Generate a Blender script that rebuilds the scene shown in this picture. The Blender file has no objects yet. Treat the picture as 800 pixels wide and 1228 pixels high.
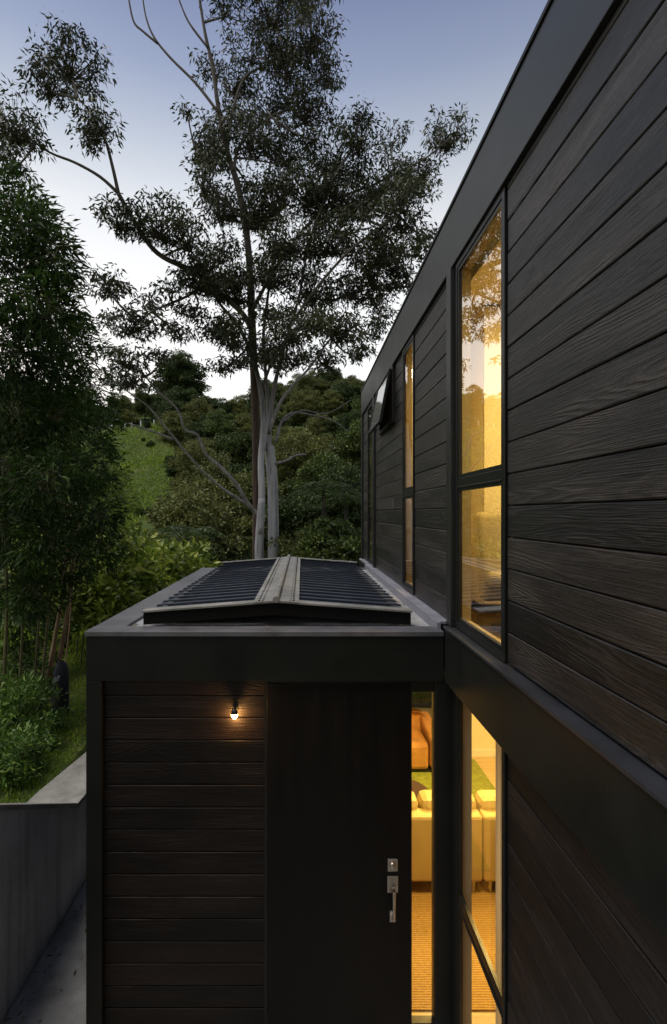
import bpy, bmesh, math, random
import numpy as np
from mathutils import Vector
random.seed(7); RNG = np.random.default_rng(11)
S = bpy.context.scene
COL = S.collection
R = math.radians
EYE = 3.54                      # eye height above the ground floor
def P(px, py, Y):               # a point read off the photograph, placed at depth Y
    return ((px-362)/600*Y, Y, EYE-(py-616)/600*Y)

# ------------------------------------------------------------------ mesh tools
class MB:
    def __init__(s): s.v=[]; s.f=[]; s.mi=[]; s.cur=0
    def mat(s,i): s.cur=i; return s
    def quad(s,*pts):
        b=len(s.v); s.v+= [tuple(p) for p in pts]; s.f.append(tuple(range(b,b+len(pts)))); s.mi.append(s.cur); return s
    def box(s,x0,x1,y0,y1,z0,z1):
        b=len(s.v)
        s.v+=[(x0,y0,z0),(x1,y0,z0),(x1,y1,z0),(x0,y1,z0),(x0,y0,z1),(x1,y0,z1),(x1,y1,z1),(x0,y1,z1)]
        for f in ((0,3,2,1),(4,5,6,7),(0,1,5,4),(1,2,6,5),(2,3,7,6),(3,0,4,7)):
            s.f.append(tuple(b+i for i in f)); s.mi.append(s.cur)
        return s
    def hexa(s,pts):            # 8 points, bottom ring then top ring
        b=len(s.v); s.v+=[tuple(p) for p in pts]
        for f in ((0,3,2,1),(4,5,6,7),(0,1,5,4),(1,2,6,5),(2,3,7,6),(3,0,4,7)):
            s.f.append(tuple(b+i for i in f)); s.mi.append(s.cur)
        return s
    def extrude(s,prof,a,b):    # prof: list of (p) -> two functions giving 3d points; closed
        n=len(prof); k=len(s.v)
        s.v+=[a(p) for p in prof]+[b(p) for p in prof]
        for i in range(n):
            j=(i+1)%n; s.f.append((k+i,k+j,k+n+j,k+n+i)); s.mi.append(s.cur)
        s.f.append(tuple(k+i for i in reversed(range(n)))); s.mi.append(s.cur)
        s.f.append(tuple(k+n+i for i in range(n))); s.mi.append(s.cur)
        return s
    def tube(s,pts,rads,n=6,cap=True):
        pts=[Vector(p) for p in pts]; k=len(s.v)
        u=None
        for i,p in enumerate(pts):
            d=(pts[min(i+1,len(pts)-1)]-pts[max(i-1,0)]).normalized()
            if u is None: u=d.orthogonal().normalized()
            u=(u-d*u.dot(d)); u=u.normalized() if u.length>1e-6 else d.orthogonal().normalized()
            w=d.cross(u); r=rads[i] if hasattr(rads,'__len__') else rads
            for j in range(n):
                a=2*math.pi*j/n; s.v.append(tuple(p+(u*math.cos(a)+w*math.sin(a))*r))
        for i in range(len(pts)-1):
            for j in range(n):
                a=k+i*n+j; b=k+i*n+(j+1)%n; s.f.append((a,b,b+n,a+n)); s.mi.append(s.cur)
        if cap:
            s.f.append(tuple(k+j for j in reversed(range(n)))); s.mi.append(s.cur)
            e=k+(len(pts)-1)*n; s.f.append(tuple(e+j for j in range(n))); s.mi.append(s.cur)
        return s
    def lathe(s,c,prof,n=20):   # prof (r,z) about vertical axis at c
        k=len(s.v)
        for r,z in prof:
            for j in range(n):
                a=2*math.pi*j/n; s.v.append((c[0]+r*math.cos(a),c[1]+r*math.sin(a),c[2]+z))
        for i in range(len(prof)-1):
            for j in range(n):
                a=k+i*n+j; b=k+i*n+(j+1)%n; s.f.append((a,b,b+n,a+n)); s.mi.append(s.cur)
        return s
    def build(s,name,mats,parent=None,bevel=0,smooth=False,subsurf=0):
        me=bpy.data.meshes.new(name); me.from_pydata(s.v,[],s.f)
        if not isinstance(mats,(list,tuple)): mats=[mats]
        for m in mats: me.materials.append(m)
        if len(mats)>1: me.polygons.foreach_set('material_index',s.mi)
        if smooth: me.polygons.foreach_set('use_smooth',[True]*len(s.f))
        bm=bmesh.new(); bm.from_mesh(me); bmesh.ops.recalc_face_normals(bm,faces=bm.faces[:]); bm.to_mesh(me); bm.free()
        me.update()
        o=bpy.data.objects.new(name,me); COL.objects.link(o)
        if parent: o.parent=parent
        if bevel:
            b=o.modifiers.new('bevel','BEVEL'); b.width=bevel; b.segments=2; b.limit_method='ANGLE'
        if subsurf:
            b=o.modifiers.new('sub','SUBSURF'); b.levels=subsurf; b.render_levels=subsurf
        return o
def np_mesh(name,V,quads,mat,parent=None):
    me=bpy.data.meshes.new(name); n=len(quads)
    me.vertices.add(len(V)); me.vertices.foreach_set('co',np.asarray(V,dtype=np.float32).ravel())
    me.loops.add(n*4); me.loops.foreach_set('vertex_index',np.asarray(quads,dtype=np.int32).ravel())
    me.polygons.add(n); me.polygons.foreach_set('loop_start',np.arange(0,n*4,4,dtype=np.int32))
    me.materials.append(mat); me.update(calc_edges=True); me.validate()
    o=bpy.data.objects.new(name,me); COL.objects.link(o)
    if parent: o.parent=parent
    return o
def tag(o,label=None,cat=None,group=None,kind=None):
    if label: o['label']=label
    if cat: o['category']=cat
    if group: o['group']=group
    if kind: o['kind']=kind
    return o
def thing(name,label,cat,loc=(0,0,0),group=None):
    o=bpy.data.objects.new(name,None); COL.objects.link(o); o.empty_display_size=.1
    o.location=loc; return tag(o,label,cat,group)

# ------------------------------------------------------------------ materials
class N:
    def __init__(s,name):
        s.m=bpy.data.materials.new(name); s.m.use_nodes=True; s.t=s.m.node_tree; s.t.nodes.clear()
        s.out=s.t.nodes.new('ShaderNodeOutputMaterial')
    def n(s,kind,**kw):
        nd=s.t.nodes.new('ShaderNode'+kind)
        for k,v in kw.items():
            if k.startswith('_'): setattr(nd,k[1:],v)
            else:
                key=k.replace('__',' '); nd.inputs[int(key[1:]) if key[0]=='i' and key[1:].isdigit() else key].default_value=v
        return nd
    def l(s,a,b): s.t.links.new(a,b)
    def math(s,op,a,b=None,c=None):
        nd=s.n('Math',_operation=op)
        for i,x in enumerate((a,b,c)):
            if x is None: continue
            if isinstance(x,(int,float)): nd.inputs[i].default_value=x
            else: s.l(x,nd.inputs[i])
        return nd.outputs[0]
    def ramp(s,fac,stops):
        nd=s.n('ValToRGB'); cr=nd.color_ramp
        while len(cr.elements)<len(stops): cr.elements.new(.5)
        for e,(p,c) in zip(cr.elements,stops): e.position=p; e.color=(*c,1) if len(c)==3 else c
        s.l(fac,nd.inputs[0]); return nd.outputs[0]
def pm(name,c,rough=.5,metal=0,var=.25,scale=4,bump=.0,bscale=40,spec=.5,stretch=(1,1,1),streak=False):
    k=N(name); b=k.n('BsdfPrincipled',Roughness=rough,Metallic=metal); b.inputs['Specular IOR Level'].default_value=spec
    tc=k.n('TexCoord'); mp=k.n('Mapping'); mp.inputs['Scale'].default_value=stretch; k.l(tc.outputs['Object'],mp.inputs[0])
    no=k.n('TexNoise',Scale=scale,Detail=6,Roughness=.6); k.l(mp.outputs[0],no.inputs['Vector'])
    lo=tuple(x*(1-var) for x in c); hi=tuple(min(1,x*(1+var)) for x in c)
    k.l(k.ramp(no.outputs['Fac'],[(.3,lo),(.7,hi)]),b.inputs['Base Color'])
    k.l(k.math('MULTIPLY_ADD',no.outputs['Fac'],.3,rough-.15),b.inputs['Roughness'])
    if bump:
        n2=k.n('TexNoise',Scale=bscale,Detail=4); k.l(mp.outputs[0],n2.inputs['Vector'])
        bp=k.n('Bump',Strength=bump,Distance=.01); k.l(n2.outputs['Fac'],bp.inputs['Height']); k.l(bp.outputs[0],b.inputs['Normal'])
    k.l(b.outputs[0],k.out.inputs[0]); return k.m
def board_mat(name,dark,light,pitch,z0,rough=.42,bump=.5,spec=.5):
    # dark stained timber: rings cut lengthwise, a different cut on every board
    k=N(name); b=k.n('BsdfPrincipled'); b.inputs['Specular IOR Level'].default_value=spec
    tc=k.n('TexCoord'); sp=k.n('SeparateXYZ'); k.l(tc.outputs['Object'],sp.inputs[0])
    along=k.math('ADD',sp.outputs[0],sp.outputs[1]); z=sp.outputs[2]
    idx=k.math('FLOOR',k.math('DIVIDE',k.math('SUBTRACT',z,z0),pitch))
    wn=k.n('TexWhiteNoise',_noise_dimensions='1D'); k.l(idx,wn.inputs['W']); rnd=wn.outputs['Value']
    def vec(sa,sz):
        c=k.n('CombineXYZ'); k.l(k.math('ADD',k.math('MULTIPLY',along,sa),k.math('MULTIPLY',rnd,57.)),c.inputs[0])
        k.l(k.math('MULTIPLY',z,sz),c.inputs[1]); k.l(k.math('MULTIPLY',rnd,91.),c.inputs[2]); return c.outputs[0]
    field=k.n('TexNoise',Scale=1.,Detail=1.5,Roughness=.4); k.l(vec(.55,5.5),field.inputs['Vector'])
    wob=k.n('TexNoise',Scale=1.,Detail=3); k.l(vec(7.,42.),wob.inputs['Vector'])
    fld=k.math('ADD',field.outputs['Fac'],k.math('MULTIPLY',wob.outputs['Fac'],.035))
    ring=k.math('MULTIPLY_ADD',k.math('SINE',k.math('MULTIPLY',fld,190.)),.5,.5)
    ring=k.math('POWER',ring,1.6)
    fib=k.n('TexNoise',Scale=1.,Detail=3); k.l(vec(3.2,260.),fib.inputs['Vector'])
    saw=k.n('TexNoise',Scale=1.,Detail=2); k.l(vec(120.,110.),saw.inputs['Vector'])
    big=k.n('TexNoise',Scale=1.,Detail=2); k.l(vec(1.6,7.),big.inputs['Vector'])
    amt=k.ramp(big.outputs['Fac'],[(.42,(.05,.05,.05)),(.68,(1,1,1))])
    ra=k.math('MULTIPLY',ring,amt)
    h=k.math('ADD',k.math('MULTIPLY',ra,.7),k.math('ADD',k.math('MULTIPLY',fib.outputs['Fac'],1.1),k.math('MULTIPLY',saw.outputs['Fac'],.25)))
    bp=k.n('Bump',Strength=bump,Distance=.004); k.l(h,bp.inputs['Height']); k.l(bp.outputs[0],b.inputs['Normal'])
    t=k.math('MULTIPLY_ADD',fib.outputs['Fac'],1.0,-.08)
    t=k.math('ADD',t,k.math('MULTIPLY_ADD',ra,.24,-.08)); t=k.math('ADD',t,k.math('MULTIPLY_ADD',rnd,.44,-.22))
    t=k.math('ADD',t,k.math('MULTIPLY_ADD',big.outputs['Fac'],.8,-.40)); t=k.math('ADD',t,k.math('MULTIPLY_ADD',saw.outputs['Fac'],.7,-.35))
    mid=tuple(a*.6+b_*.4 for a,b_ in zip(dark,light))
    c=k.ramp(t,[(.18,dark),(.5,mid),(.9,light)])
    k.l(c,b.inputs['Base Color'])
    k.l(k.math('MULTIPLY_ADD',fib.outputs['Fac'],.25,rough-.1),b.inputs['Roughness'])
    k.l(b.outputs[0],k.out.inputs[0]); return k.m
def leaf_mat(name,stops,trans=.25,rough=.5,spec=.35):
    k=N(name); g=k.n('NewGeometry'); c=k.ramp(g.outputs['Random Per Island'],stops)
    tc=k.n('TexCoord'); no=k.n('TexNoise',Scale=.9,Detail=2); k.l(tc.outputs['Object'],no.inputs['Vector'])
    mx=k.n('MixRGB',_blend_type='MULTIPLY',i0=1.); k.l(c,mx.inputs[1]); k.l(k.ramp(no.outputs['Fac'],[(.3,(.55,.58,.6)),(.7,(1.3,1.3,1.15))]),mx.inputs[2]); c=mx.outputs[0]
    b=k.n('BsdfPrincipled',Roughness=rough); b.inputs['Specular IOR Level'].default_value=spec; k.l(c,b.inputs['Base Color'])
    t=k.n('BsdfTranslucent'); k.l(c,t.inputs[0]); m=k.n('MixShader',i0=trans); k.l(b.outputs[0],m.inputs[1]); k.l(t.outputs[0],m.inputs[2])
    k.l(m.outputs[0],k.out.inputs[0]); return k.m
def glass_mat(name,ior=1.6,tint=(1,1,1)):
    k=N(name); f=k.n('Fresnel',IOR=ior); t=k.n('BsdfTransparent'); t.inputs[0].default_value=(*tint,1)
    g=k.n('BsdfGlossy',Roughness=.005); g.inputs[0].default_value=(1,1,1,1)
    ge=k.n('NewGeometry'); fac=k.math('MULTIPLY',f.outputs[0],k.math('SUBTRACT',1.,ge.outputs['Backfacing']))
    m=k.n('MixShader'); k.l(fac,m.inputs[0]); k.l(t.outputs[0],m.inputs[1]); k.l(g.outputs[0],m.inputs[2]); k.l(m.outputs[0],k.out.inputs[0]); return k.m
def emit_mat(name,c,s):
    k=N(name); e=k.n('Emission',Strength=s); e.inputs[0].default_value=(*c,1); k.l(e.outputs[0],k.out.inputs[0]); return k.m

PITCH=.158; ZB=2.79
M={}
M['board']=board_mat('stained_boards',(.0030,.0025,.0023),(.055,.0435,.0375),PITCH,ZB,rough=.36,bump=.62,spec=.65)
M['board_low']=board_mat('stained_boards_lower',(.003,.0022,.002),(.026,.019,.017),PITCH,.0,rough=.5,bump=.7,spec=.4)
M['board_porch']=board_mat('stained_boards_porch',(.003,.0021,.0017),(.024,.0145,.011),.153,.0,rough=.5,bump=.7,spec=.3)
M['steel']=pm('dark_painted_steel',(.020,.022,.0215),.36,0,.3,2.2,.10,40,stretch=(1,1,.35))
M['steel2']=pm('dark_painted_beam',(.010,.0118,.0108),.42,0,.2,3,.05,60,spec=.3)
M['frame']=pm('black_aluminium',(.010,.011,.011),.35,0,.15,6,spec=.4)
M['door']=pm('dark_door_veneer',(.006,.0046,.0038),.42,0,.3,2,.08,30,spec=.22,stretch=(8,8,.6))
M['flash']=pm('zinc_flashing',(.33,.33,.40),.42,.3,.2,5,.08,30)
M['cap']=pm('parapet_capping',(.15,.15,.175),.42,.3,.3,4,.1,20)
M['ledge']=pm('dark_ledge_flashing',(.035,.037,.045),.38,.2,.3,4,.1,20)
M['deck']=pm('roof_membrane',(.34,.34,.355),.55,0,.3,3,.1,30)
M['louvre']=pm('louvre_blade_paint',(.040,.050,.075),.34,.1,.2,5)
M['louvcap']=pm('louvre_trim',(.255,.25,.245),.45,.1,.35,6,.08,40)
M['black']=pm('matt_black',(.006,.006,.006),.7,0,.2,spec=.12)
M['lining']=pm('painted_lining',(.72,.66,.55),.7,0,.05,2)
M['reveal']=pm('reveal_paint',(.42,.35,.22),.7,0,.05,2)
M['plates']=pm('dull_grey_plates',(.075,.07,.07),.4,.2,.2)
M['floor_in']=pm('pale_timber_floor',(.55,.42,.26),.4,0,.15,3,stretch=(1,8,1))
M['glass']=glass_mat('window_glass',6.)
M['glass2']=glass_mat('sash_glass',5.)
k=N('painted_sheen_glass'); d_=k.n('BsdfDiffuse'); d_.inputs[0].default_value=(.25,.26,.25,1); g_=k.n('BsdfGlossy',Roughness=.03); m_=k.n('MixShader',i0=.6); k.l(d_.outputs[0],m_.inputs[1]); k.l(g_.outputs[0],m_.inputs[2]); k.l(m_.outputs[0],k.out.inputs[0]); M['glass2']=k.m  # pale diffuse share paints a bright sky reflection into the open sash
M['glass_low']=glass_mat('sidelight_glass',1.35)
k=N('weathered_concrete'); b=k.n('BsdfPrincipled',Roughness=.85); tc=k.n('TexCoord'); sp=k.n('SeparateXYZ'); k.l(tc.outputs['Object'],sp.inputs[0])
def cn(sc,st,d=6):
    mp=k.n('Mapping'); mp.inputs['Scale'].default_value=st; k.l(tc.outputs['Object'],mp.inputs[0]); n_=k.n('TexNoise',Scale=sc,Detail=d,Roughness=.65); k.l(mp.outputs[0],n_.inputs['Vector']); return n_.outputs['Fac']
c1=k.ramp(cn(1.8,(1,1,1)),[(.3,(.42,.42,.45)),(.55,(.55,.55,.585)),(.75,(.66,.655,.68))])
st=k.ramp(cn(9.,(1,1,.06),4),[(.36,(.45,.44,.42)),(.52,(1,1,1))]); pt=k.ramp(cn(45.,(1,1,1),3),[(.3,(.6,.6,.6)),(.42,(1,1,1))])
m1=k.n('MixRGB',_blend_type='MULTIPLY',i0=.45); k.l(c1,m1.inputs[1]); k.l(st,m1.inputs[2]); m2=k.n('MixRGB',_blend_type='MULTIPLY',i0=.6); k.l(m1.outputs[0],m2.inputs[1]); k.l(pt,m2.inputs[2]); k.l(m2.outputs[0],b.inputs['Base Color'])
bp=k.n('Bump',Strength=.4,Distance=.01); k.l(cn(30.,(1,1,1)),bp.inputs['Height']); k.l(bp.outputs[0],b.inputs['Normal']); k.l(b.outputs[0],k.out.inputs[0]); M['conc']=k.m
M['glass_dim']=glass_mat('tinted_glass',1.35,(.45,.45,.45)); M['sillgrey']=pm('grey_sill',(.18,.18,.19),.7,0,.2); M['floor_up']=pm('dark_timber_floor',(.10,.065,.04),.5,0,.3,3,stretch=(1,8,1)); M['bluegrey']=pm('blue_grey_paint',(.12,.17,.22),.5,0,.1)
k=N('pale_sheer'); b=k.n('BsdfDiffuse'); b.inputs[0].default_value=(.6,.54,.42,1); t_=k.n('BsdfTranslucent'); t_.inputs[0].default_value=(.6,.54,.42,1); m_=k.n('MixShader',i0=.5); k.l(b.outputs[0],m_.inputs[1]); k.l(t_.outputs[0],m_.inputs[2]); k.l(m_.outputs[0],k.out.inputs[0]); M['sheer']=k.m
M['conc_top']=pm('concrete_capping',(.27,.26,.245),.85,0,.3,6,.4,50)
M['path']=pm('dark_concrete_path',(.24,.236,.236),.8,0,.5,3,.4,40)
M['nickel']=pm('satin_nickel',(.55,.50,.45),.28,1,.1)
M['bulb']=emit_mat('lamp_glow',(1,.5,.12),70)
M['pend']=emit_mat('pendant_glow',(1,.8,.5),14)
M['ceil']=emit_mat('ceiling_lamp_glow',(1,.66,.2),6)
M['sofa']=pm('cream_leather',(.52,.42,.22),.45,0,.1,3,.1,60)
M['tan']=pm('tan_leather',(.40,.20,.07),.42,0,.35,4,.12,50)
M['greenrug']=pm('green_rug_pile',(.22,.27,.045),.9,0,.35,20,.6,150)
M['table']=pm('dark_table_top',(.07,.045,.035),.4,0,.2)
M['chairgrey']=pm('grey_upholstery',(.38,.34,.25),.8,0,.1,8,.15,200)
M['paper']=pm('white_paper',(.75,.74,.72),.6,0,.05)
M['redwood']=pm('raw_cedar_jamb',(.10,.042,.026),.6,0,.2,4)
M['bark_brown']=pm('stringy_brown_bark',(.10,.062,.048),.9,0,.5,5,1.,14,stretch=(4,4,.5))
M['bark_white']=pm('smooth_pale_bark',(.36,.34,.35),.7,0,.35,2.2,.3,10,stretch=(2,2,.35))
k=N('pale_gum_bark'); b=k.n('BsdfPrincipled',Roughness=.7); tc=k.n('TexCoord'); sp=k.n('SeparateXYZ'); k.l(tc.outputs['Object'],sp.inputs[0])
mp=k.n('Mapping'); mp.inputs['Scale'].default_value=(3.2,3.2,.28); k.l(tc.outputs['Object'],mp.inputs[0]); n1=k.n('TexNoise',Scale=2.4,Detail=6,Roughness=.65); k.l(mp.outputs[0],n1.inputs['Vector'])
n2=k.n('TexNoise',Scale=1.,Detail=3); k.l(tc.outputs['Object'],n2.inputs['Vector'])
c1=k.ramp(n1.outputs['Fac'],[(.33,(.16,.14,.14)),(.45,(.42,.405,.43)),(.7,(.62,.60,.64))])
mr=k.n('MapRange',i1=5.9,i2=8.8); k.l(k.math('ADD',sp.outputs[2],k.math('MULTIPLY',n2.outputs['Fac'],1.4)),mr.inputs[0])
mx=k.n('MixRGB'); k.l(mr.outputs[0],mx.inputs[0]); k.l(c1,mx.inputs[1]); mx.inputs[2].default_value=(.085,.068,.062,1); k.l(mx.outputs[0],b.inputs['Base Color'])
bp=k.n('Bump',Strength=.5,Distance=.03); k.l(n1.outputs['Fac'],bp.inputs['Height']); k.l(bp.outputs[0],b.inputs['Normal']); k.l(b.outputs[0],k.out.inputs[0]); M['bark_white']=k.m
M['bark_grey']=pm('grey_limb_bark',(.24,.22,.22),.75,0,.5,3,.4,14,stretch=(2,2,2))
M['bark_dark']=pm('dark_branch_bark',(.125,.105,.095),.85,0,.4,4,.5,20)
M['bark_bush']=pm('bush_bark',(.06,.05,.04),.9,0,.4,4,.4,20)
M['culm']=pm('bamboo_culm',(.13,.11,.055),.45,0,.5,3,.1,20,stretch=(1,1,2))
M['culm_red']=pm('dry_bamboo_culm',(.30,.19,.12),.5,0,.5,3,.1,20)
M['white_tube']=pm('white_guard_plastic',(.8,.85,.9),.5,0,.05)
M['bag']=pm('dark_bag_cloth',(.028,.026,.036),.7,0,.2,20,.2,60)
M['mark']=pm('pale_printed_mark',(.6,.58,.6),.7,0,.1)
M['leaf_gum']=leaf_mat('gum_leaf',[(0,(0.038,0.047,0.024)),(.6,(0.068,0.079,0.037)),(1,(0.113,0.119,0.060))],.18,.45)
M['leaf_bamboo']=leaf_mat('bamboo_leaf',[(0,(0.019,0.044,0.009)),(.6,(0.038,0.077,0.014)),(.93,(0.066,0.112,0.025)),(1,(0.177,0.238,0.082))],.3,.5,.22)
M['leaf_bamboo2']=leaf_mat('pale_bamboo_leaf',[(0,(0.083,0.135,0.019)),(.6,(0.141,0.208,0.028)),(.93,(0.236,0.293,0.051)),(1,(0.471,0.512,0.152))],.3,.5,.25)
M['leaf_broad']=leaf_mat('broad_leaf',[(0,(0.095,0.150,0.021)),(.5,(0.217,0.299,0.041)),(.9,(0.435,0.490,0.084)),(1,(0.815,0.815,0.238))],.3,.35,.5)
M['leaf_low']=leaf_mat('low_shrub_leaf',[(0,(0.062,0.130,0.026)),(.6,(0.142,0.243,0.050)),(1,(0.286,0.392,0.083))],.25,.4,.45)
M['leaf_b1']=leaf_mat('bush_leaf_olive',[(0,(0.099,0.111,0.035)),(.6,(0.181,0.199,0.059)),(1,(0.298,0.297,0.100))],.2,.55)
M['leaf_b2']=leaf_mat('bush_leaf_green',[(0,(0.050,0.078,0.025)),(.6,(0.101,0.144,0.039)),(1,(0.190,0.232,0.062))],.2,.5)
M['leaf_b3']=leaf_mat('bush_leaf_brown',[(0,(0.089,0.101,0.035)),(.6,(0.152,0.167,0.053)),(1,(0.228,0.248,0.085))],.2,.6)
M['leaf_b4']=leaf_mat('bush_leaf_dark',[(0,(0.039,0.066,0.022)),(.6,(0.074,0.110,0.035)),(1,(0.131,0.182,0.057))],.15,.55)
M['frond']=leaf_mat('fern_frond',[(0,(0.060,0.089,0.028)),(.6,(0.101,0.152,0.041)),(1,(0.162,0.214,0.068))],.3,.5)
M['blade']=leaf_mat('grass_blade',[(0,(0.117,0.196,0.017)),(.6,(0.248,0.395,0.031)),(1,(0.529,0.559,0.069))],.35,.5)
# terrain: grass with soil and dry patches
k=N('grass_ground'); b=k.n('BsdfPrincipled',Roughness=.9); b.inputs['Specular IOR Level'].default_value=.1
tc=k.n('TexCoord'); n1=k.n('TexNoise',Scale=.35,Detail=8,Roughness=.65); n2=k.n('TexNoise',Scale=2.2,Detail=6,Roughness=.7)
k.l(tc.outputs['Object'],n1.inputs['Vector']); k.l(tc.outputs['Object'],n2.inputs['Vector'])
mx=k.math('ADD',k.math('MULTIPLY',n1.outputs['Fac'],.5),k.math('MULTIPLY',n2.outputs['Fac'],.5))
k.l(k.ramp(mx,[(.32,(.040,.062,.020)),(.48,(.082,.118,.034)),(.68,(.16,.165,.07))]),b.inputs['Base Color'])
bp=k.n('Bump',Strength=1.,Distance=.25); k.l(n2.outputs['Fac'],bp.inputs['Height']); k.l(bp.outputs[0],b.inputs['Normal'])
k.l(b.outputs[0],k.out.inputs[0]); M['ground']=k.m
# woven sisal: weave running across
k=N('sisal_weave'); b=k.n('BsdfPrincipled',Roughness=.9); tc=k.n('TexCoord')
w=k.n('TexWave',_bands_direction='Y',Scale=16,Distortion=1.5,Detail=2); k.l(tc.outputs['Object'],w.inputs['Vector'])
n1=k.n('TexNoise',Scale=60,Detail=4); k.l(tc.outputs['Object'],n1.inputs['Vector'])
t=k.math('ADD',k.math('MULTIPLY',w.outputs['Fac'],.4),k.math('MULTIPLY',n1.outputs['Fac'],.7))
k.l(k.ramp(t,[(.25,(.24,.14,.045)),(.75,(.52,.34,.13))]),b.inputs['Base Color'])
bp=k.n('Bump',Strength=.6,Distance=.01); k.l(t,bp.inputs['Height']); k.l(bp.outputs[0],b.inputs['Normal']); k.l(b.outputs[0],k.out.inputs[0]); M['sisal']=k.m

# ------------------------------------------------------------------ terrain
def lerp_tab(x,tab):
    return np.interp(x,[a for a,_ in tab],[b for _,b in tab])
def ground_z(X,Y):
    X=np.asarray(X,float); Y=np.asarray(Y,float)
    yard=lerp_tab(Y,[(-6,1.62),(3.56,1.44),(4.8,.72),(6,.72),(10,.7),(14,.1),(19,-1.3),(26,-.2),(44,6.2),(65,15.8),(76,18.4),(92,20.5),(130,24),(400,26)])
    hill=np.clip((Y-20)/40,0,1)
    yard=yard+hill*(1.6*np.sin(X*.13+1.)+.9*np.sin(X*.31+Y*.11)+.5*np.sin(Y*.5+X*.2))
    yard=yard+hill*np.where(X>4,-(X-4)*.02,0)
    yard=yard+np.clip(-(X+3.2)*.10,0,1.2)*np.clip((16-Y)/6,0,1)
    low=np.where(Y<8.2,-.35,np.clip(-.35+(Y-8.2)*.5,-.35,.25))
    t=np.clip((X+2.62)/.16,0,1)            # cut down behind the retaining wall
    far=np.clip((Y-9.5)/3,0,1)
    near=yard*(1-t)+low*t
    return near*(1-far)+np.minimum(yard,yard*0+99)*far
xs=np.unique(np.concatenate([np.arange(-160,-20,4),np.arange(-20,-8,.8),np.arange(-8,-2.8,.2),[-2.66,-2.62,-2.54,-2.46,-2.4],np.arange(-2.2,12,.5),np.arange(12,30,1.5),np.arange(30,170,6)]))
ys=np.unique(np.concatenate([np.arange(-60,-6,6),np.arange(-6,12,.25),np.arange(12,100,1.),np.arange(100,420,10)]))
GX,GY=np.meshgrid(xs,ys); GZ=ground_z(GX,GY)
jit=RNG.normal(0,.015,GX.shape)*(GX<-2.8)+RNG.normal(0,.10,GX.shape)*(GY>26)
V=np.stack([GX,GY,GZ+jit],-1).reshape(-1,3); nx=len(xs)
I=np.arange(len(ys)-1)[:,None]*nx+np.arange(nx-1)[None,:]
Q=np.stack([I,I+1,I+1+nx,I+nx],-1).reshape(-1,4)
g=np_mesh('ground',V,Q,M['ground']); tag(g,'sloping grassy ground rising to the hill behind',kind='structure'); g.data.polygons.foreach_set('use_smooth',[True]*len(Q))
m=MB(); m.box(-2.14,1.03,-3,9,-.4,-.10); o=m.build('path',M['path']); tag(o,'dark concrete path beside the porch',kind='structure')

# retaining wall: top edge falls away with the bank, then runs level
m=MB()
seq=[(-3,1.62),(3.5,1.49),(4.79,.757),(4.97,.75),(7.4,.74)]
for (y0,z0),(y1,z1) in zip(seq[:-1],seq[1:]):
    m.hexa([(-2.50,y0,-.4),(-2.15,y0,-.4),(-2.15,y1,-.4),(-2.50,y1,-.4),(-2.50,y0,z0-.03),(-2.15,y0,z0-.03),(-2.15,y1,z1-.03),(-2.50,y1,z1-.03)])
w=m.build('retaining_wall',M['conc']); tag(w,'stained grey concrete retaining wall holding the bank beside the porch','wall')
m=MB()
for (y0,z0),(y1,z1) in zip(seq[:-1],seq[1:]):
    a=-2.56 if y0<4 else -2.64; c=-2.64 if y1<6 else -2.3
    m.hexa([(a,y0,z0-.03),(-2.135,y0,z0-.03),(-2.135,y1,z1-.03),(c,y1,z1-.03),(a,y0,z0+.015),(-2.14,y0,z0+.015),(-2.14,y1,z1+.015),(c,y1,z1+.015)])
m.build('coping',M['conc_top'],w,bevel=.006)

# ------------------------------------------------------------------ the house
house=thing('house','dark timber clad two storey house with flat roofed entry porch and lit tall windows','house',(0,0,0))
XW=1.03
def boards(m,a0,a1,zlo,zhi,pitch,z0,axis,face,depth=.022,gap=.0026,ch=.0045):
    # rows of boards between zlo and zhi; axis 'y': wall in plane x=face looking -x; axis 'x': wall in plane y=face looking -y
    k0=math.floor((zlo-z0)/pitch); k1=math.ceil((zhi-z0)/pitch)
    for k in range(k0,k1):
        b=max(zlo,z0+k*pitch+gap); t=min(zhi,z0+(k+1)*pitch-gap)
        if t-b<.015: continue
        wob=random.uniform(-.0015,.0015)
        prof=[(depth,b),(ch*.8+wob,b),(wob,b+ch),(wob,t-ch),(ch*.8+wob,t),(depth,t)]
        if axis=='y': m.extrude(prof,lambda p:(face+p[0],a0,p[1]),lambda p:(face+p[0],a1,p[1]))
        else: m.extrude(prof,lambda p:(a1,face+p[0],p[1]),lambda p:(a0,face+p[0],p[1]))
UT=5.19; UB=2.785
for segs in (((-3.2,2.50,UT),),((3.44,4.56,UT),),((5.09,5.53,UT),(5.53,6.50,4.55),(6.50,6.97,UT)),((7.08,7.18,UT),),((7.78,8.36,UT),)):
    m=MB()
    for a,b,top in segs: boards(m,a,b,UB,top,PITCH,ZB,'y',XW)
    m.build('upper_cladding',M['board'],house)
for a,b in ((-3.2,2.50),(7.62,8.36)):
    m=MB(); boards(m,a,b,-.1,2.40,PITCH,0,'y',XW); m.build('lower_cladding',M['board_low'],house)
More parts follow.
